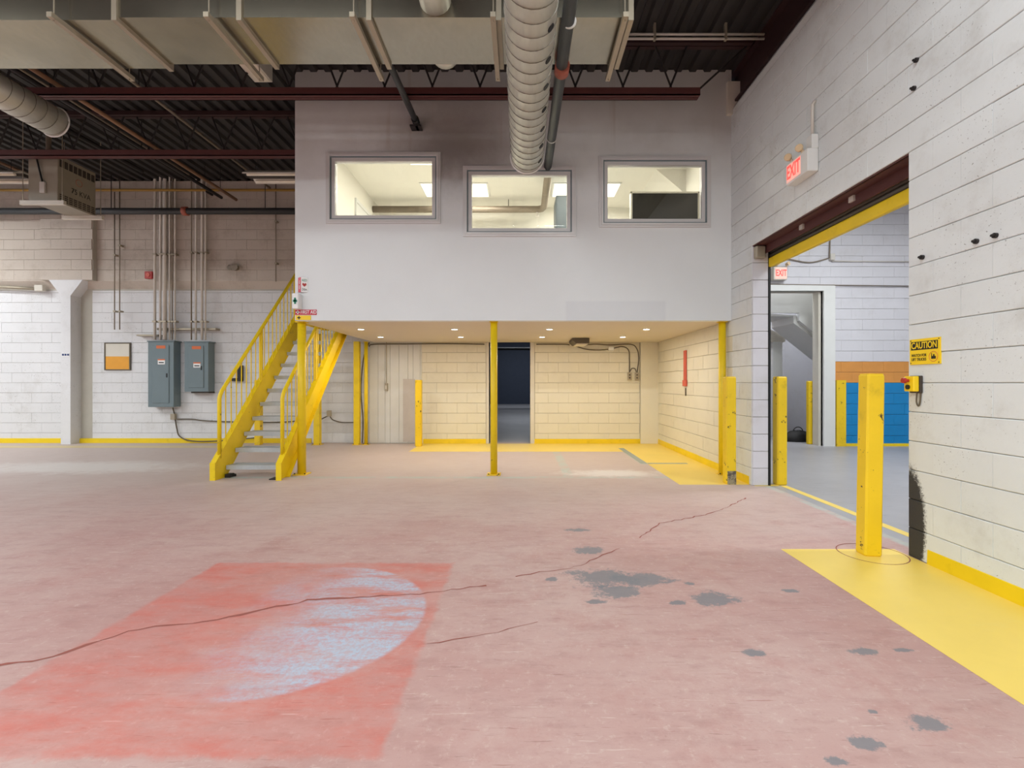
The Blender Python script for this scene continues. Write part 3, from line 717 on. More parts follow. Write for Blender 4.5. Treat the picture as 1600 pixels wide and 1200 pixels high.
# ================================================================== BOLLARDS
def bollard(loc, wd, h, rz, label, lean=0.0, mat='yellow_worn', cat='bollard'):
    t = thing('square_bollard', loc, label, cat); t.rotation_euler = (0, lean, rz); k = wd / 2
    b = B().cbox(-k, k, -k, k, 0, h, .012)
    o = b.obj('tube', mat); o.parent = t; o.location = (0, 0, 0)
    c = B().box(-k + .01, k - .01, -k + .01, k - .01, h, h + .004).obj('cap', mat); c.parent = t; c.location = (0, 0, h)
    return t
bollard((2.47, 3.44, 0), .118, 1.28, math.radians(-4), 'thick worn yellow bollard ringed by a cut circle on the painted floor', math.radians(0.9))
bollard((2.52, 5.86, 0), .12, 1.29, 0, 'yellow bollard with a scraped grey foot beside the corner column')
bollard((3.10, 5.80, 0), .12, 1.29, 0, 'yellow bollard standing at the far jamb inside the side room')
bollard((5.74, 9.62, 0), .10, 1.25, 0, 'slim yellow bollard beside a black bag under the stair soffit')
bollard((5.20, 10.25, 0), .10, 1.25, 0, 'yellow bollard in front of the white post in the stairwell')
bollard((-1.98, 9.30, 0), .12, 1.27, 0, 'yellow bollard at the edge of the white panel wall')
bollard((-5.18, 9.52, 0), .12, 1.27, 0, 'yellow bollard against the back wall behind the stair')
B().box(2.47, 2.57, 5.785, 5.80, 0, .16).obj('scrape_plate', chipped('scraped steel', (150, 140, 110), (84, 76, 66), 0.5), [o for o in bpy.data.objects if o.get('label', '').startswith('yellow bollard with a scraped')][0])
ring = B()
pts = arc((2.50, 3.45, .0022), .21, 0, 2 * PI, 40, (1, 0, 0), (0, 1, 0)); vs = []
for p in pts: vs += [p, p + (p - Vector((2.50, 3.45, .0022))) * .035]
ring.add(vs, [(2 * i, 2 * i + 1, 2 * i + 3, 2 * i + 2) for i in range(40)]); ring.obj('cut_ring', 'crack', fl)

# ================================================================== ROOF STEEL
def joist(y, x0, x1, zb, label, chord_end=None):
    t = thing('roof_joist', ((x0 + x1) / 2, y, zb), label, 'joist', None)
    ce = chord_end or x1
    B().box(x0, x1, y - .06, y - .008, ZD - .06, ZD).box(x0, x1, y + .008, y + .06, ZD - .06, ZD).obj('top_chord', 'dark_maroon', t)
    B().box(x0, ce, y - .055, y - .045, zb, zb + .09).box(x0, ce, y - .055, y - .006, zb, zb + .012).box(x0, ce, y + .045, y + .055, zb, zb + .09).box(x0, ce, y + .006, y + .055, zb, zb + .012).obj('bottom_chord', 'maroon', t)
    x = ce - .3; pitch = .565; up = True
    while x - pitch > x0:
        B().tube([(x, y, zb + .05), (x - pitch * .40, y, ZD - .03)], .012, 6).obj('web_rod', 'dark_steel', t)
        B().tube([(x - pitch * .12, y, zb + .05), (x + pitch * .30, y, ZD - .03)], .012, 6).obj('web_rod', 'dark_steel', t)
        x -= pitch
    B().tube([(ce - .05, y, zb + .05), (x1 - .02, y, ZD - .03)], .012, 6).obj('web_rod', 'dark_steel', t)
    return t
joist(5.73, -12.5, 2.72, 4.60, 'long open web roof joist with a maroon bottom chord in front of the office wall', 2.10)
joist(7.25, -12.5, -3.0, 4.60, 'open web roof joist with dark chords running behind the transformer hangers')
joist(4.21, -12.5, 2.72, 4.62, 'open web roof joist above the rectangular duct')
b = B().box(XW + .02, XW + .2, -9, YB - 3.3, 4.86, 4.885).box(XW + .02, XW + .2, -9, YB - 3.3, ZD - .025, ZD).box(XW + .09, XW + .105, -9, YB - 3.3, 4.885, ZD - .025)
struct(b.obj('trim_beam', 'dark_maroon'))
struct(B().box(XW - .07, XW + .1, YM - .05, YM, 4.70, 5.12).obj('trim_beam_end', 'offwhite'))
tt = thing('conduit_run', (1.9, 5.2, 5.1), 'pair of bright steel conduits under the roof deck by the right block wall', 'conduit')
for dz in (0, .05): B().tube([(1.0, 5.45, 5.10 + dz), (XW, 5.45, 5.10 + dz)], .014, 8).obj('tube', 'conduit', tt, True)
for xx in (1.5, 2.3): B().box(xx - .012, xx + .012, 5.43, 5.47, 5.08, ZD).obj('hanger_clip', 'strut', tt)

# ================================================================== DUCTS AND PIPES
DZ = 4.10
dt = thing('rectangular_duct', (-3, 4.09, DZ), 'wide galvanised rectangular duct hung across under the roof', 'duct')
joints = [(-8.5, -6.0), (-6.0, -3.20), (-3.20, -2.22), (-2.22, -1.20), (-1.20, -.18), (-.18, .86)]
for i, (a, c) in enumerate(joints):
    yb = 4.37 if a > -3.3 else 4.40
    B().box(a + .003, c - .003, 3.81, yb, DZ - (0.02 if a < -3.3 else 0), 4.56).obj('duct_section', 'duct', dt)
    B().box(c - .02, c + .02, 3.79, yb + .02, DZ - .035, 4.58).obj('flange', 'strut', dt)
for xx in (-3.62, -2.42, -1.30, -.22, .80):
    s_ = B().box(xx - .02, xx + .02, 3.70, 4.50, DZ - .075, DZ - .037).obj('trapeze_strut', 'strut', dt)
    for yy in (3.74, 4.46): B().tube([(xx, yy, DZ - .09), (xx, yy, ZD)], .005, 6).obj('hanger_rod', 'strut', dt)
B().tube([(-.68, 3.81, 4.235), (-.68, 3.45, 4.235)], .125, 22).obj('round_collar', 'spiral', dt, True)
B().tube([(-.70, 4.37, 4.23), (-.70, 4.46, 4.23)], .12, 22).obj('round_collar', 'spiral', dt, True)

def spiral_duct(x, z, r, y0, y1, label, holes):
    t = thing('spiral_duct', (x, (y0 + y1) / 2, z - r), label, 'duct')
    n = 36; b = B(); k0 = 0
    ys = [y0, y1]
    vs = []; fs = []
    for rr in (r, r - .006):
        for yy in ys: vs += [(x + rr * math.cos(2 * PI * j / n), yy, z + rr * math.sin(2 * PI * j / n)) for j in range(n)]
    for j in range(n):
        q = (j + 1) % n
        fs += [(j, q, n + q, n + j), (2 * n + j, 3 * n + j, 3 * n + q, 2 * n + q), (n + j, n + q, 3 * n + q, 3 * n + j), (j, 2 * n + j, 2 * n + q, q)]
    b.add(vs, fs).obj('shell', 'spiral', t, True)
    pitch = .125; turns = int((y1 - y0) / pitch); pts = []
    for i in range(turns * 24 + 1):
        a = 2 * PI * i / 24; pts.append((x + (r + .001) * math.cos(a), y0 + pitch * i / 24, z + (r + .001) * math.sin(a)))
    B().tube(pts, .0035, 4).obj('seam', 'seam', t)
    B().tube(arc((x, y1 - .012, z), r + .004, 0, 2 * PI, 36, (1, 0, 0), (0, 0, 1)), .009, 6).obj('end_ring', 'white', t, True)
    a = -math.radians(40)
    for i in range(holes):
        yy = 5.13 - .32 * i
        c = Vector((x + (r + .002) * math.cos(a), yy, z + (r + .002) * math.sin(a))); nrm = Vector((math.cos(a), 0, math.sin(a)))
        B().tube([c - nrm * .004, c + nrm * .001], .03, 16).obj('air_hole', 'black', t)
    for yy in [q for q in (4.9, 3.0, 1.2) if q > y0]: B().tube([(x, yy, z + r), (x, yy, ZD)], .005, 6).obj('hanger_wire', 'strut', t)
    return t
spiral_duct(0.06, 3.69, .176, -1.5, 5.30, 'long round spiral duct with a row of air holes pointing at the middle window', 20)
spiral_duct(-5.5, 4.29, .17, 4.43, 5.70, 'round spiral duct above the transformer at the dark end of the roof', 0)
tp = thing('drain_pipe', (.35, 4.5, 4.03), 'dark grey drain pipe beside the spiral duct with a red coupling', 'pipe')
B().tube([(.40, -1.5, 4.03), (.34, 6.29, 4.03)], .052, 16).obj('pipe', 'pipe_dark', tp, True)
B().tube([(.362, 4.27, 4.03), (.361, 4.38, 4.03)], .066, 16).obj('coupling', 'rust', tp, True)
for yy in (3.75, 5.55): B().tube([(.37 if yy < 5 else .346, yy, 4.03), (.37 if yy < 5 else .346, yy + .015, 4.03)], .057, 16).obj('band', 'white', tp, True)
sp = thing('sprinkler_pipe', (-1.33, 5.4, 4.55), 'dark pipe dropping out from behind the duct to the office wall above the windows', 'pipe')
B().tube([(-1.395, 4.52, 4.55), (-1.345, 6.14, 4.545)], .036, 12).obj('pipe', 'pipe_dark', sp, True)
B().tube([(-1.345, 6.08, 4.545), (-1.345, 6.17, 4.545)], .048, 12).obj('elbow', 'black', sp, True)
B().box(-1.43, -1.29, 6.17, YM, 4.50, 4.52).box(-1.36, -1.33, 6.15, YM, 4.5, 4.58).obj('bracket', 'dark_steel', sp)
lb = thing('ceiling_box', (-3.2, 5.4, 4.88), 'cream metal trough fixture under the roof at the office corner', 'light fixture')
B().cbox(-3.27, -3.05, 4.55, 5.92, 4.90, 5.18, .004).obj('housing', 'offwhite', lb); B().box(-3.25, -3.07, 4.6, 5.9, 4.893, 4.90).obj('lens', 'tube_off', lb)
for yy in (4.8, 5.7): B().tube([(-3.16, yy, 5.18), (-3.16, yy, ZD)], .006, 6).obj('hanger', 'dark_steel', lb)

# pipes along the back wall
gp = thing('gas_pipe', (-7, 9.6, 5.0), 'thin yellow gas pipe running along the upper back wall', 'pipe')
zz = at(0, 297, 9.52).z
B().tube([(-12.9, 9.52, zz), (-3.0, 9.52, zz)], .026, 10).obj('pipe', plain('tarnished yellow pipe', (170, 132, 60)), gp, True)
for xx in (-11, -8.6, -6.2, -3.9): B().box(xx - .015, xx + .015, 9.50, 9.69, zz - .05, zz + .03).obj('clip', 'dark_steel', gp)
dp = thing('fire_main_pipe', (-7, 9.5, 4.6), 'thick dark pipe with a rusty coupling along the upper back wall', 'pipe')
zz = at(0, 330, 9.42).z
B().tube([(-12.9, 9.42, zz), (-3.0, 9.42, zz)], .062, 14).obj('pipe', 'pipe_dark', dp, True)
B().tube([(-6.60, 9.42, zz), (-6.51, 9.42, zz)], .085, 12).obj('coupling', 'rust', dp, True)
for xx in (-10.5, -8, -5, -3.5): B().tube([(xx, 9.42, zz), (xx, 9.42, ZD)], .008, 6).obj('hanger_rod', 'dark_steel', dp)
M['brown_pipe'] = plain('rusty brown pipe', (140, 104, 78), 0.6)
for (xx, zz, r, y0, y1, mt, lb_) in ((-5.55, 4.78, .028, 3.0, 9.4, 'brown_pipe', 'rusty brown pipe running back under the roof beside the spiral duct'),
                                     (-4.95, 5.05, .02, 3.0, 9.5, 'conduit_dull', 'dull steel conduit running back under the roof deck over the panels'),
                                     (-6.75, 4.98, .034, 3.0, 8.6, 'dark_steel', 'dark sprinkler line running back under the roof towards the panels'),
                                     (-5.9, 4.86, .03, 5.5, 9.5, 'dark_steel', 'dark sprinkler line ending over the grey panels at the back wall'),
                                     (-6.2, 5.10, .02, 3.0, 9.0, 'conduit_dull', 'thin steel conduit under the deck left of the sprinkler lines'.replace('left of', 'between')),
                                     (-8.6, 4.85, .026, 3.0, 9.4, 'brown_pipe', 'rusty brown pipe running back under the roof over the transformer')):
    t = thing('roof_pipe', (xx, (y0 + y1) / 2, zz), lb_, 'pipe'); B().tube([(xx, y0, zz), (xx, y1, zz)], r, 10).obj('pipe', mt, t, True)
    for yy in (y0 + .6, (y0 + y1) / 2, y1 - .5): B().tube([(xx, yy, zz), (xx, yy, ZD)], .006, 6).obj('hanger', 'dark_steel', t)

# transformer
tx = thing('transformer', (-7.42, 7.8, 3.98), 'beige hung transformer cabinet stencilled 75 KVA', 'transformer')
tx0, tx1, ty0, ty1, tz0, tz1 = -7.66, -7.20, 7.5, 8.17, 4.03, 4.76
B().cbox(tx0, tx1, ty0, ty1, tz0, tz1, .006).obj('cabinet', 'beige_metal', tx)
for row, (za, zb_) in enumerate(((tz1 - .17, tz1 - .05), (tz0 + .03, tz0 + .15))):
    for k in range(8):
        yy = ty0 + .03 + k * .079
        for s in range(1 if row == 0 else 4):
            hh = (zb_ - za) / (1 if row == 0 else 4)
            B().box(tx1, tx1 + .003, yy, yy + .06, za + s * hh, za + s * hh + hh * (.95 if row == 0 else .6)).obj('vent_slot', 'vent_dark', tx)
text('75 KVA', .12, (tx1 + .004, (ty0 + ty1) / 2 + .06, tz0 + .26), R_EAST, 'black', tx, sx=.9)
B().tube(arc((tx1 + .002, ty0 + .36, tz0 + .43), .055, 0, 2 * PI, 20, (0, 1, 0), (0, 0, 1)), .004, 4).obj('maker_mark', 'rust', tx)
B().cbox(tx0 + .20, tx0 + .28, ty0 - .03, ty0, tz0 + .13, tz0 + .30, .004).obj('conduit_box', 'conduit', tx)
B().tube([(tx0 + .24, ty0 - .02, tz0 + .3), (tx0 + .2, ty0 - .03, tz0 + .5), (tx0 + .15, ty0 - .02, tz1 - .05), (tx0 + .15, ty0 + .03, tz1 + .05)], .012, 8).obj('flex_cable', 'black', tx)
B().tube([(tx0 + .17, ty0 + .15, tz1), (tx0 + .17, ty0 + .15, ZD)], .035, 10).obj('conduit', 'conduit_dull', tx)
for yy in (ty0 - .03, ty1 - .02):
    B().box(tx0 - .08, tx1 + .14, yy - .025, yy + .025, tz0 - .06, tz0 - .035).box(tx0 - .08, tx1 + .14, yy - .025, yy + .025, tz0 - .028, tz0).box(tx0 - .08, tx1 + .14, yy - .018, yy + .018, tz0 - .036, tz0 - .026).obj('support_strut', 'offwhite', tx)
    for xx in (tx0 - .05, tx1 + .1): B().tube([(xx, yy, tz0 - .06), (xx, yy, ZD)], .006, 6).obj('hanger_rod', 'strut', tx)

# ================================================================== BACK WALL FITTINGS (west bay)
def back_box(name, x0, x1, y0, y1, Yface, depth, label, cat, mat):
    a, c = at(x0, y0, Yface), at(x1, y1, Yface); t = thing(name, ((a.x + c.x) / 2, Yface + depth, c.z), label, cat)
    B().cbox(a.x, c.x, Yface, Yface + depth, c.z, a.z, .006).obj('body', mat, t); return t, a.x, c.x, c.z, a.z
YQ = YB + .09
for (x0, x1, y0, y1, lbl) in ((231, 271.5, 534, 636, 'tall blue grey electrical panel with an orange warning label'), (288, 325.5, 535, 612, 'shorter blue grey electrical panel with white label beside the stair rail')):
    t, a, c, z0, z1 = back_box('electrical_panel', x0, x1, y0, y1, YQ - .2, .2, lbl, 'electrical panel', 'panel_grey'); yf = YQ - .2
    dr = B().cbox(a + .09, c - .09, yf - .012, yf, z0 + .08, z1 - .07, .004).obj('door', 'panel_grey', t)
    B().box(c - .14, c - .12, yf - .02, yf - .012, (z0 + z1) / 2 - .06, (z0 + z1) / 2 + .02).obj('latch', 'black', dr)
    B().box((a + c) / 2 - .08, (a + c) / 2 + .10, yf - .0145, yf - .012, z1 - .135, z1 - .075).obj('warning_label', 'orange', dr)
    zz = z0 + (z1 - z0) * (.70 if y1 > 620 else .55)
    B().box((a + c) / 2 - .05, (a + c) / 2 + .09, yf - .0145, yf - .012, zz - .06, zz + .02).obj('white_label', 'sign_white', dr)
    B().box((a + c) / 2 - .05, (a + c) / 2 + .09, yf - .0145, yf - .012, zz + .02, zz + .045).obj('label_band', 'orange', dr)
    B().box((a + c) / 2 - .03, (a + c) / 2 + .07, yf - .0155, yf - .0145, zz - .035, zz - .015).obj('label_print', 'black', dr)
    B().box(a - .01, c + .02, yf - .01, YQ, z1, z1 + .02).obj('top_flange', 'panel_edge', t)
    if y1 < 620: B().box(a + .12, c, yf + .02, YQ, z0 - .03, z0).obj('bottom_trough', 'vent_dark', t)
def riser(xpx, ybot, ytop, r, mat, label, grp, hook=0):
    Y = 9.62; a = at(xpx, ybot, Y); z1 = at(xpx, ytop, Y).z
    pts = [(a.x, Y, a.z), (a.x, Y, z1)]
    if hook: pts += [(a.x + hook * .04, Y - .05, z1 + .12), (a.x + hook * .05, Y - .25, z1 + .2)]
    t = thing('conduit_riser', (a.x, Y, a.z), label, 'conduit', grp)
    B().tube(pts, r, 10).obj('tube', mat, t, True)
    for zz in (a.z + .35, (a.z + z1) / 2 + .1): B().box(a.x - r - .012, a.x + r + .012, Y - r - .004, YB - .008, zz, zz + .03).obj('strap', 'strut', t)
ORD = ('first', 'second', 'third', 'fourth', 'fifth', 'sixth')
for kk, (xp, r, m_) in enumerate(((242, .024, 'conduit'), (250.5, .022, 'conduit'), (257.5, .036, 'conduit'), (265, .016, 'conduit'), (269, .01, 'conduit_dull'), (273.5, .014, 'conduit'))):
    riser(xp, 531, 282, r, m_, '%s conduit over the tall electrical panel, counted from the orange wall patch' % ORD[kk], 'conduits over the tall panel', 1)
for kk, (xp, r, m_) in enumerate(((299, .013, 'conduit_dull'), (306, .018, 'conduit'), (315.5, .022, 'conduit'), (321, .015, 'conduit'))):
    riser(xp, 531, 276, r, m_, '%s conduit over the shorter electrical panel, counted from the tall panel' % ORD[kk], 'conduits over the shorter panel', 1)
for (xp, yb_, yt) in ((179, 515, 300), (187, 515, 270), (431, 440, 270)):
    riser(xp, yb_, yt, .010, 'conduit_dull', {179: 'thin dull conduit ending above the orange wall patch', 187: 'second thin dull conduit ending above the orange wall patch', 431: 'thin dull conduit on the upper wall above the stair rail'}[xp], None)
sr = thing('strut_rail', at(300, 514, 9.7), 'short grey strut rail crossing the conduits above the panels', 'rail'); a, c = at(245, 514, 9.66), at(337, 514, 9.66)
B().box(a.x, c.x, 9.66, YB + .1, a.z - .02, a.z + .02).box(at(213, 523, 9.66).x, at(247, 523, 9.66).x, 9.66, YB + .1, a.z - .14, a.z - .11).obj('rail', 'strut', sr)
al = thing('fire_alarm', at(235, 436, YB), 'small red fire alarm box on the upper wall above the panels', 'alarm'); a, c = at(229, 425, YB), at(241, 436, YB)
B().cbox(a.x, c.x, YB - .06, YB - .008, c.z, a.z, .008).obj('body', 'red', al); B().tube([((a.x + c.x) / 2, YB - .075, (a.z + c.z) / 2), ((a.x + c.x) / 2, YB - .06, (a.z + c.z) / 2)], .04, 14).obj('horn', 'pale_red', al)
el = thing('emergency_light', at(368, 424, YB), 'twin head emergency lamp on the upper wall beside the stair', 'lamp'); c = at(368, 419, YB)
B().tube([c + Vector((.03, -.10, 0)), c + Vector((.03, -.008, 0))], [.07, .05], 14).obj('lamp_head', 'conduit_dull', el); B().tube([c + Vector((-.08, -.07, 0)), c + Vector((-.08, -.008, 0))], [.05, .03], 14).obj('lamp_head', 'conduit_dull', el)
wpn = thing('wall_patch', at(184, 578, YQ), 'square boarded recess half white and half orange on the back wall', 'wall panel'); a, c, m_ = at(166, 537, YQ), at(203, 577, YQ), at(184, 557, YQ)
B().box(a.x, c.x, YQ - .016, YQ + .0, m_.z, a.z).obj('upper_board', 'offwhite', wpn); B().box(a.x, c.x, YQ - .016, YQ, c.z, m_.z).obj('lower_board', 'tan_orange', wpn)
B().box(a.x - .025, a.x, YQ - .022, YQ, c.z - .02, a.z + .02).box(c.x, c.x + .025, YQ - .022, YQ, c.z - .02, a.z + .02).box(a.x, c.x, YQ - .022, YQ, a.z, a.z + .02).box(a.x, c.x, YQ - .022, YQ, c.z - .02, c.z).obj('frame', 'cable', wpn)
ph = thing('wall_telephone', at(370, 595, YQ), 'white wall telephone box with a black holder behind the stair rail', 'telephone'); a, c = at(363, 571, YQ), at(375, 594, YQ)
B().cbox(a.x, c.x, YQ - .09, YQ, c.z, a.z, .01).obj('body', 'offwhite', ph); B().box(a.x, c.x + .07, YQ - .1, YQ, c.z - .02, c.z + .04).box(c.x, c.x + .07, YQ - .09, YQ, c.z, a.z).obj('holder', 'black', ph)
def cable(pts, r, mat, label, cat='cable', boxes=()):
    t = thing('wall_cable', pts[0], label, cat); b = B().tube(pts, r, 8); b.obj('cable', mat, t, True)
    for (p, sx, sz, m_) in boxes: B().cbox(p.x - sx, p.x + sx, p.y - .05, p.y + .01, p.z - sz, p.z + sz, .005).obj('junction_box', m_, t)
    return t
def smoothpts(pp, k=6):
    pp = [Vector(p) for p in pp]; out = []
    for i in range(len(pp) - 1):
        p0, p1, p2, p3 = pp[max(0, i - 1)], pp[i], pp[i + 1], pp[min(len(pp) - 1, i + 2)]
        for j in range(k):
            t = j / k; out.append(0.5 * ((2 * p1) + (p2 - p0) * t + (2 * p0 - 5 * p1 + 4 * p2 - p3) * t * t + (3 * p1 - p0 - 3 * p2 + p3) * t ** 3))
    return out + [pp[-1]]
Yc = YQ - .03
cable(smoothpts([at(270, 637, Yc), at(273, 650, Yc), at(276, 668, Yc), at(281, 682, Yc), at(300, 689, Yc - .05), at(340, 689, Yc - .05), at(400, 684, Yc - .05)]), .012, 'cable', 'grey cable looping from the tall electrical panel down to the floor', boxes=[(at(272, 651, Yc), .045, .06, 'strut')])
cable(smoothpts([at(277, 655, Yc), at(300, 655, Yc), at(330, 658, Yc), at(420, 660, Yc), at(478, 657, Yc)]), .011, 'cable', 'grey cable running level along the back wall behind the stair')
cable(smoothpts([at(502, 655, 9.66), at(514, 650, 9.66), at(520, 656, 9.66), at(535, 660, 9.66), at(556, 660, 9.66)]), .011, 'cable', 'grey cable with an outlet box between the posts behind the stair', boxes=[(at(515, 646, 9.68), .04, .06, 'strut')])
cable(smoothpts([at(566, 692, 9.6), at(567, 655, 9.6), at(564, 610, 9.6), at(568, 560, 9.6), at(577, 535, 9.6)]), .012, 'cable', 'dark cable hanging down beside the slim round post')

# ================================================================== UNDER THE OFFICE
Yd = YB - .03
def cb_(*pts): return smoothpts([at(x, y, Yd) for (x, y) in pts])
cable(cb_((577, 542), (584, 538), (640, 537.5), (700, 537), (757, 538)), .010, 'cable', 'brown cable clipped along the top of the white panel wall')
cable(cb_((838, 538), (880, 538), (890, 539)), .010, 'cable', 'brown cable from the doorway to the wedge light on the soffit')
cable(cb_((900, 541), (928, 538), (953, 539), (985, 538), (995, 545), (998, 560), (996, 578), (995, 583)), .010, 'cable', 'outer brown cable looping down to the far outlet on the cream wall')
cable(cb_((900, 541), (915, 545.5), (935, 547), (955, 545), (972, 541.5), (982, 547), (983.5, 562), (983.5, 582)), .010, 'cable', 'inner brown cable with a grey junction box on the cream wall', boxes=[(at(954.5, 545, Yd), .055, .035, 'sign_white')])
cable(cb_((984, 581), (987, 576), (992, 576), (994, 581)), .009, 'cable', 'short cable bridging the twin outlets on the cream wall')
for xp, l_ in ((984, 'grey weatherproof outlet under the inner cable'), (995.5, 'grey weatherproof outlet under the outer cable')):
    t, a, c, z0, z1 = back_box('wall_outlet', xp - 3, xp + 3, 582, 594, YB - .06, .05, l_, 'outlet', 'strut')
    for zz in (.3, .68): B().tube([((a + c) / 2, YB - .066, z0 + (z1 - z0) * zz), ((a + c) / 2, YB - .06, z0 + (z1 - z0) * zz)], .016, 10).obj('socket', 'vent_dark', t)
t, a, c, z0, z1 = back_box('light_switch', 600.5, 605.5, 599, 611, YB - .06, .05, 'grey switch box hanging on a conduit on the white panel wall', 'switch', 'strut')
B().box(a + .02, c - .02, YB - .065, YB - .06, z0 + .04, z1 - .04).obj('toggle_plate', 'offwhite', t); B().tube([((a + c) / 2, YB - .03, z1), ((a + c) / 2, YB - .03, ZS)], .009, 8).obj('conduit', 'strut', t)
wl_ = thing('wedge_light', (1.05, 9.05, 1.9), 'dark cage wedge lamp fixed to the soffit above the cream wall', 'lamp')
B().prism([(.92, 1.985), (.98, 1.93), (1.22, 1.93), (1.22, 2.025), (.92, 2.025)], 'y', 8.7, 9.35).obj('housing', 'cable', wl_); B().box(1.0, 1.2, 8.75, 9.3, 1.915, 1.93).obj('lens', 'tube_off', wl_)
fx = thing('red_pull_bar', onr(1072, 607), 'long red plastic bar hung upright on the cream side wall under the office', 'safety bar'); a, c = onr(1070.5, 548), onr(1074, 594)
B().cbox(XW - .03, XW - .008, c.y, a.y, c.z, a.z, .004).obj('bar', 'pale_red', fx); B().cbox(XW - .04, XW - .008, c.y - .02, a.y + .02, c.z - .1, c.z, .004).obj('foot', 'pale_red', fx)
B().box(XW - .02, XW - .008, c.y + .03, c.y + .06, c.z - .26, c.z - .13).obj('tag', 'cable', fx)

# ================================================================== OFFICE INTERIOR
op = thing('office_air_duct', (-1, 9.2, 4.3), 'pale round air duct turning a corner inside the office', 'duct')
B().tube([(-2.83, 9.2, 4.52), (.30, 9.2, 4.52), (.385, 9.16, 4.52), (.42, 9.05, 4.52), (.42, 6.6, 4.52)], .062, 16).obj('pipe', 'conduit_dull', op, True)
B().tube([(.30, 9.2, 4.46), (.30, 9.2, 4.38)], .03, 10).obj('drain', 'conduit', op); B().tube([(-.25, 9.2, 4.58), (-.25, 9.2, 4.71)], .006, 6).obj('hanger', 'dark_steel', op)
bb = thing('blackboard', (2.15, 7.3, 2.33), 'big black board standing behind the office window by the block wall', 'board')
B().box(1.67, 2.66, 7.3, 7.34, 2.9, 4.08).obj('panel', 'blackboard', bb); B().box(1.645, 1.67, 7.28, 7.36, 2.33, 4.10).box(2.66, 2.68, 7.28, 7.36, 2.33, 4.10).box(1.645, 2.68, 7.28, 7.36, 4.08, 4.10).obj('frame', 'offwhite', bb)
cb = thing('office_cabinet', (.9, 8.4, 2.33), 'slate blue cabinet standing behind the middle office window', 'cabinet')
B().cbox(.58, 1.25, 8.2, 8.7, 2.33, 4.40, .01).obj('body', 'grey_cab', cb); B().box(.60, .90, 8.188, 8.2, 2.4, 4.36).obj('door', 'grey_cab', cb); B().box(.93, 1.23, 8.188, 8.2, 2.4, 4.36).obj('door', 'grey_cab', cb)
struct(B().box(XM + .12, XM + .15, 8.2, 8.24, 2.33, 4.3).box(XM + .12, XM + .15, 8.96, 9.0, 2.33, 4.3).box(XM + .12, XM + .15, 8.2, 9.0, 4.3, 4.36).box(XM + .12, XM + .13, 8.24, 8.96, 2.33, 4.3).obj('door_2', 'white'))
struct(B().prism([(2.2, 4.71), (2.69, 4.3), (2.69, 4.71)], 'y', 7.9, 9.6).obj('trim_bulkhead', 'office_in'))

# ================================================================== SIGNS
ex = thing('exit_sign', (XW, 4.6, 3.16), 'white exit sign with twin lamp heads on the block wall above the doorway', 'exit sign')
e0, e1, z0, z1, xf = 4.44, 4.80, 3.17, 3.38, XW - .11
B().cbox(xf, XW - .006, e0, e1, z0, z1, .008).obj('housing', 'white', ex)
B().box(xf - .004, xf, e0 + .11, e1 - .015, z0 + .02, z1 - .02).obj('face', 'exit_face', ex)
text('EXIT', .18, (xf - .005, (e0 + .11 + e1 - .015) / 2, (z0 + z1) / 2), R_WALL, 'exit_red', ex, sx=.62, bold=.004)
B().cbox(XW - .07, XW - .006, e0, e0 + .09, z1, z1 + .13, .005).obj('junction_box', 'white', ex)
B().tube([(XW - .035, e0 + .05, z1 + .13), (XW - .035, e0 + .05, z1 + .42), (XW - .02, e0 + .05, z1 + .45), (XW, e0 + .05, z1 + .455)], .014, 8).obj('conduit', 'conduit', ex, True)
for yy in (e0 + .13, e1 - .04):
    B().tube([(xf + .03, yy, z1), (xf + .03, yy, z1 + .04)], .014, 8).obj('stem', 'bulb', ex)
    B().tube([(xf + .03, yy + .035, z1 + .06), (xf + .015, yy + .02, z1 + .06), (xf - .012, yy - .015, z1 + .055), (xf - .02, yy - .022, z1 + .055)], [.014, .03, .036, .03], 14).obj('lamp_head', 'bulb', ex, True)
e2 = thing('exit_sign', at(1214, 440, YF), 'white exit sign with twin lamp heads on the side room wall', 'exit sign'); a, c = at(1204, 419, YF), at(1225, 439, YF)
B().cbox(a.x, c.x, YF - .12, YF - .008, c.z, a.z, .008).obj('housing', 'offwhite', e2); B().box(a.x + .03, c.x - .015, YF - .124, YF - .12, c.z + .02, a.z - .02).obj('face', 'exit_face', e2)
text('EXIT', .17, ((a.x + c.x) / 2 + .01, YF - .125, (a.z + c.z) / 2), R_BACK, 'exit_red', e2, sx=.6, bold=.004)
for xx in (a.x + .06, c.x - .0): B().tube([(xx, YF - .09, a.z), (xx, YF - .09, a.z + .05), (xx + .02, YF - .14, a.z + .06)], [.012, .03, .04], 12).obj('lamp_head', 'bulb', e2)
B().tube([(a.x + .1, YF - .03, a.z), (a.x + .1, YF - .03, a.z + .6)], .012, 8).obj('conduit', 'strut', e2)
c1 = cable(smoothpts([at(1205, 408, YF - .03), at(1225, 404, YF - .03), at(1265, 410, YF - .03), at(1296, 403, YF - .03)]) + [at(1298, 345, YF - .03), at(1298, 300, YF - .03)], .012, 'conduit_dull', 'grey cable sagging along the upper wall of the side room', boxes=[(at(1299, 402, YF - .02), .045, .06, 'conduit')])
cable([at(1200, 444, YF - .03), at(1425, 447, YF - .03)], .009, 'conduit_dull', 'thin straight conduit above the side room doorway')
cable([at(1300, 408, YF - .03), at(1425, 409, YF - .03)], .011, 'conduit', 'white conduit running level from the junction box in the side room')
tag(B().tube([(5.5, 8.9, 4.55), (9.3, 8.9, 4.55)], .03, 10).obj('overhead_pipe', 'conduit'), 'bright overhead pipe near the side room ceiling', 'pipe')

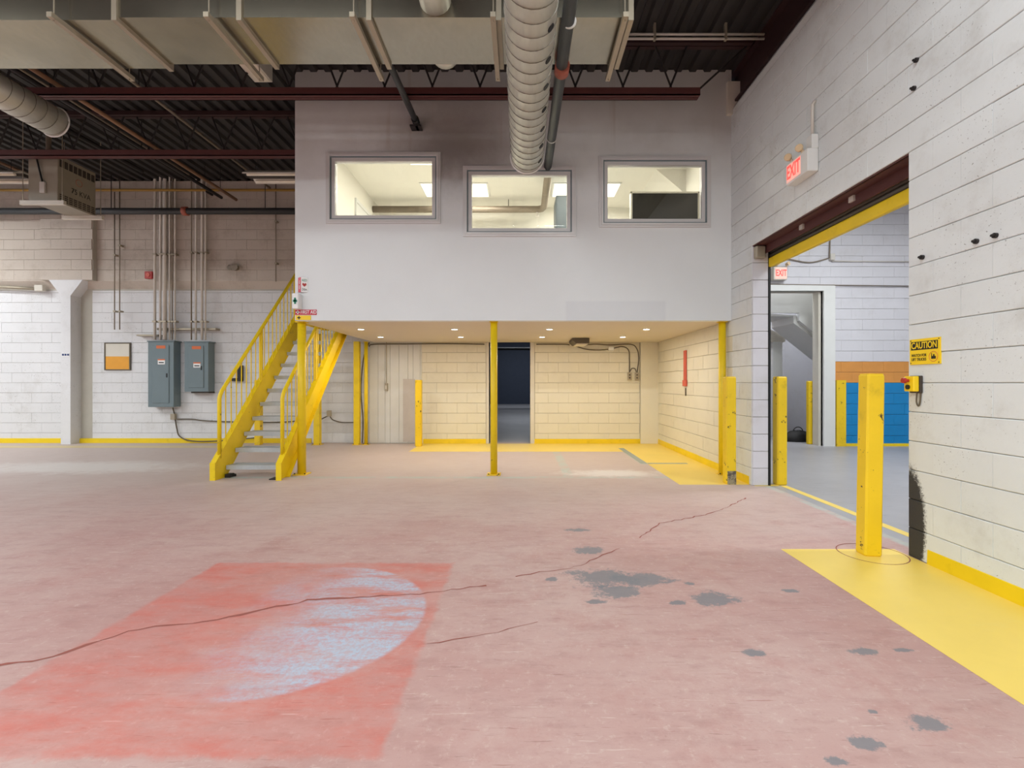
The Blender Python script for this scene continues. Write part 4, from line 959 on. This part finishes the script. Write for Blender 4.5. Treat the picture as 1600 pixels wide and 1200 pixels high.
cs = thing('caution_sign', onr(1448, 569), 'yellow CAUTION watch for lift trucks sign on the block wall', 'sign'); s0, s1, z0, z1 = 3.145, 3.392, 1.345, 1.52
xf = XW - .012
B().box(xf, XW - .004, s0, s1, z0, z1).obj('plate', 'sign_yellow', cs)
B().box(xf - .0012, xf, s0 + .018, s1 - .012, z1 - .075, z1 - .018).obj('black_band', 'black', cs)
text('CAUTION', .062, (xf - .0022, (s0 + s1) / 2 + .003, z1 - .047), R_WALL, 'sign_yellow', cs, sx=.74, bold=.0010)
text('WATCH FOR', .027, (xf - .001, s1 - .016, z0 + .062), R_WALL, 'black', cs, 'LEFT', sx=.78, bold=.0004)
text('LIFT TRUCKS', .027, (xf - .001, s1 - .016, z0 + .034), R_WALL, 'black', cs, 'LEFT', sx=.78, bold=.0004)
lc = Vector((xf - .001, s0 + .052, z0 + .05))
B().tube(arc(lc, .033, 0, 2 * PI, 28, (0, 1, 0), (0, 0, 1)), .0018, 4).obj('ring', 'orange', cs)
B().box(xf - .0015, xf, lc.y - .018, lc.y + .012, lc.z - .016, lc.z + .002).box(xf - .0015, xf, lc.y + .012, lc.y + .016, lc.z - .016, lc.z + .022).box(xf - .0015, xf, lc.y - .008, lc.y + .002, lc.z, lc.z + .014).obj('lift_truck_pictogram', 'black', cs)
for yy in (s0 + .01, s1 - .01):
    for zz in (z0 + .01, z1 - .01): B().tube([(xf - .002, yy, zz), (xf, yy, zz)], .004, 8).obj('screw', 'dark_steel', cs)
es = thing('door_push_button', onr(1432, 612), 'yellow push button box with a red mushroom knob on the door jamb', 'switch')
ya, yb_, za, zb_ = 3.30, 3.385, 1.16, 1.265
B().cbox(XW - .06, XW - .02, ya, yb_, za, zb_, .005).obj('box', 'sign_yellow', es); B().cbox(XW - .022, XW - .004, ya - .012, yb_, za - .01, zb_ + .003, .004).obj('backplate', 'vent_dark', es)
B().tube([(XW - .06, 3.345, 1.235), (XW - .082, 3.345, 1.235), (XW - .084, 3.345, 1.235), (XW - .10, 3.345, 1.235)], [.010, .010, .02, .018], 14).obj('red_knob', 'red', es); B().tube([(XW - .07, 3.345, 1.19), (XW - .06, 3.345, 1.19)], .016, 12).obj('button', 'black', es)
B().tube(smoothpts([(XW - .02, 3.32, 1.16), (XW - .02, 3.325, 1.09), (XW - .015, 3.315, 1.06), (XW - .012, 3.305, 1.09), (XW - .012, 3.30, 1.155)]), .005, 6).obj('loop_wire', 'cable', es)

ae = thing('defibrillator_sign', at(473, 457, YM - .1), 'projecting red and white AED sign with a heart on the office corner', 'sign'); a, c = at(466, 434, YM), at(481, 457, YM)
xm_ = a.x + .052; ap = .036
B().prism([(a.x, YM - .004), (xm_, YM - ap), (xm_ + .003, YM - ap + .004), (a.x + .01, YM - .004)], 'z', c.z, a.z).obj('red_side', 'sign_red', ae)
B().prism([(xm_, YM - ap), (c.x, YM - .004), (c.x - .012, YM - .004), (xm_, YM - ap + .006)], 'z', c.z, a.z).obj('white_side', 'sign_white', ae)
ang = math.atan2(ap - .004, c.x - xm_); off = Vector((math.sin(ang), -math.cos(ang), 0)) * .002; mid = Vector(((xm_ + c.x) / 2, YM - ap / 2 - .002, 0)) + off
for body, zz, sz in (('AED', a.z - .04, .044), ('DEA', c.z + .035, .04)):
    text(body, sz, (mid.x, mid.y, zz), (PI / 2, 0, ang), 'green' if body == 'AED' else 'black', ae, sx=.75)
hb = B().prism([(0, -.026), (.026, 0), (.022, .02), (.009, .022), (0, .011), (-.009, .022), (-.022, .02), (-.026, 0)], 'y', -.001, .001).obj('heart', 'red', ae, origin=(0, 0, 0))
hb.location = Vector((mid.x, mid.y, (a.z + c.z) / 2)) - world_loc(ae); hb.rotation_euler = (0, 0, ang)
ang2 = -math.atan2(ap - .004, xm_ - a.x); mid2 = Vector(((xm_ + a.x) / 2, YM - ap / 2 - .002, 0)) + Vector((math.sin(ang2), -math.cos(ang2), 0)) * .002
text('AED  DEA', .03, (mid2.x, mid2.y, (a.z + c.z) / 2), (PI / 2, PI / 2, ang2), 'sign_white', ae, sx=.9)
fa = thing('first_aid_box', at(461, 482, YM - .06), 'white first aid box with a green cross on the office corner', 'first aid box'); a, c = at(456, 458, YM - .12), at(466, 482, YM - .12)
B().cbox(a.x, c.x, YM - .12, YM - .003, c.z, a.z, .008).obj('box', 'sign_white', fa); m_ = (a + c) / 2
B().box(m_.x - .012, m_.x + .012, YM - .124, YM - .12, m_.z - .04, m_.z + .04).box(m_.x - .027, m_.x + .027, YM - .124, YM - .12, m_.z - .014, m_.z + .014).obj('cross', 'green', fa)
f1 = thing('first_aid_sign', at(478, 492, YM), 'red FIRST AID sign with a white cross on the office corner', 'sign'); a, c = at(461.5, 484, YM), at(495, 492, YM)
B().box(a.x, c.x, YM - .008, YM - .001, c.z, a.z).obj('plate', 'sign_red', f1)
text('FIRST AID', .062, (a.x + .175, YM - .009, (a.z + c.z) / 2), R_BACK, 'sign_white', f1, sx=.78, bold=.0008)
B().box(a.x + .012, a.x + .06, YM - .0095, YM - .008, (a.z + c.z) / 2 - .008, (a.z + c.z) / 2 + .008).box(a.x + .028, a.x + .044, YM - .0095, YM - .008, (a.z + c.z) / 2 - .024, (a.z + c.z) / 2 + .024).obj('cross', 'sign_white', f1)
f2 = thing('small_notice_sign', at(474, 500, YM), 'small yellow sign with a black cross under the red first aid sign', 'sign'); a, c = at(462.5, 493, YM), at(486, 500, YM)
B().box(a.x, c.x, YM - .008, YM - .001, c.z, a.z).obj('plate', 'sign_yellow', f2)
B().box(a.x + .02, a.x + .065, YM - .0095, YM - .008, (a.z + c.z) / 2 - .006, (a.z + c.z) / 2 + .006).box(a.x + .0365, a.x + .0485, YM - .0095, YM - .008, (a.z + c.z) / 2 - .022, (a.z + c.z) / 2 + .022).obj('cross', 'black', f2)

# ================================================================== DOORWAY HEAD: lintel and rolled door
rd = thing('roll_up_door', (XW + .3, 4.6, 2.6), 'rolled up door with a yellow bottom bar in the side doorway', 'door')
B().box(XW + .01, XW + .14, DOOR_Y0, DOOR_Y1, DOOR_Z - .012, DOOR_Z).box(XW + .005, XW + .02, DOOR_Y0, DOOR_Y1, DOOR_Z - .012, DOOR_Z + .0).box(XW + .13, XW + .145, DOOR_Y0, DOOR_Y1, DOOR_Z - .10, DOOR_Z).obj('lintel', 'maroon', rd)
M['curtain'] = plain('grey steel curtain', (84, 78, 68), 0.5, 0.3)
for k in range(3): B().tube([(XW + .215, DOOR_Y0 - .1, DOOR_Z - .03 - k * .045), (XW + .215, DOOR_Y1 + .02, DOOR_Z - .03 - k * .045)], .024, 8).obj('slat', 'curtain', rd, True)
B().cbox(XW + .19, XW + .235, DOOR_Y0 - .1, DOOR_Y1 + .02, DOOR_Z - .255, DOOR_Z - .15, .008).obj('bottom_bar', 'yellow', rd)
for yy in (3.46, 4.15, 4.9): B().box(XW + .11, XW + .145, yy, yy + .06, DOOR_Z - .06, DOOR_Z - .012).obj('clip', 'conduit', rd)
B().box(XW + WT, XW + WT + .022, DOOR_Y1 - .02, DOOR_Y1 + .04, 0, DOOR_Z - .05).obj('guide_rail', 'black', rd)
B().box(XW + WT, XW + WT + .05, DOOR_Y0 - .06, DOOR_Y0 - .01, 0, DOOR_Z - .05).obj('guide_rail', 'black', rd)
B().cbox(XW + .01, XW + .12, DOOR_Y1 - .09, DOOR_Y1 - .012, DOOR_Z - .16, DOOR_Z - .02, .01).obj('bracket', 'strut', rd)

# ================================================================== SMALL THINGS
bg = thing('black_bag', (5.75, 10.05, 0), 'slumped black bag on the floor behind the slim yellow bollard', 'bag')
b = B(); n = 12
for k, (rz, z) in enumerate(((.9, 0), (1.0, .06), (.9, .14), (.6, .2), (.2, .22))):
    b.v += [Vector((5.75 + .3 * rz * math.cos(2 * PI * j / n) * (1 + .08 * math.sin(3 * j)), 10.05 + .16 * rz * math.sin(2 * PI * j / n), z + .02 * math.sin(2.3 * j) * (k > 0))) for j in range(n)]
b.f += [(k * n + j, k * n + (j + 1) % n, (k + 1) * n + (j + 1) % n, (k + 1) * n + j) for k in range(4) for j in range(n)] + [tuple(range(4 * n, 5 * n))]
b.obj('body', 'bag', bg, True); B().tube(arc((5.75, 10.05, .2), .1, 0, PI, 10, (1, 0, 0), (0, 0, 1)), .01, 6).obj('handle', 'bag', bg)
tag(B().cbox(6.12, 6.3, 10.2, 10.35, 0.0, 1.25, .02).obj('green_bin', 'lime'), 'narrow green bin half hidden behind the doorway reveal', 'bin')
for (x, y, l_) in ((1434, 94, 'upper rusty bolt stub high on the block wall'), (1430, 138, 'rusty bracket stub below the upper bolt on the block wall'), (1528, 377, 'rusty bolt stub beside another on the block wall'), (1558, 368, 'bolt stub with a dark hole on the block wall'), (1443, 402, 'rusty bolt stub above the caution sign')):
    p = onr(x, y); tag(B().tube([p + Vector((-.035, 0, 0)), p + Vector((-.02, 0, 0)), p + Vector((-.02, 0, 0)), p + Vector((-.003, 0, 0))], [.008, .008, .016, .016], 8).obj('bolt_stub', 'dark_steel'), l_, 'bolt')
fl_ = thing('lintel_fluorescent', at(40, 452, YB + .05), 'grey tube light lying along the lintel beside the column head', 'light fixture')
B().tube([at(-40, 446, YB - .0), at(60, 451.5, YB - .0)], .03, 10).obj('tube', 'strut', fl_, True); B().cbox(at(57, 0, YB).x, at(70, 0, YB).x, YB - .05, YB + .03, at(0, 455, YB).z, at(0, 446, YB).z, .006).obj('end_cap', 'offwhite', fl_)
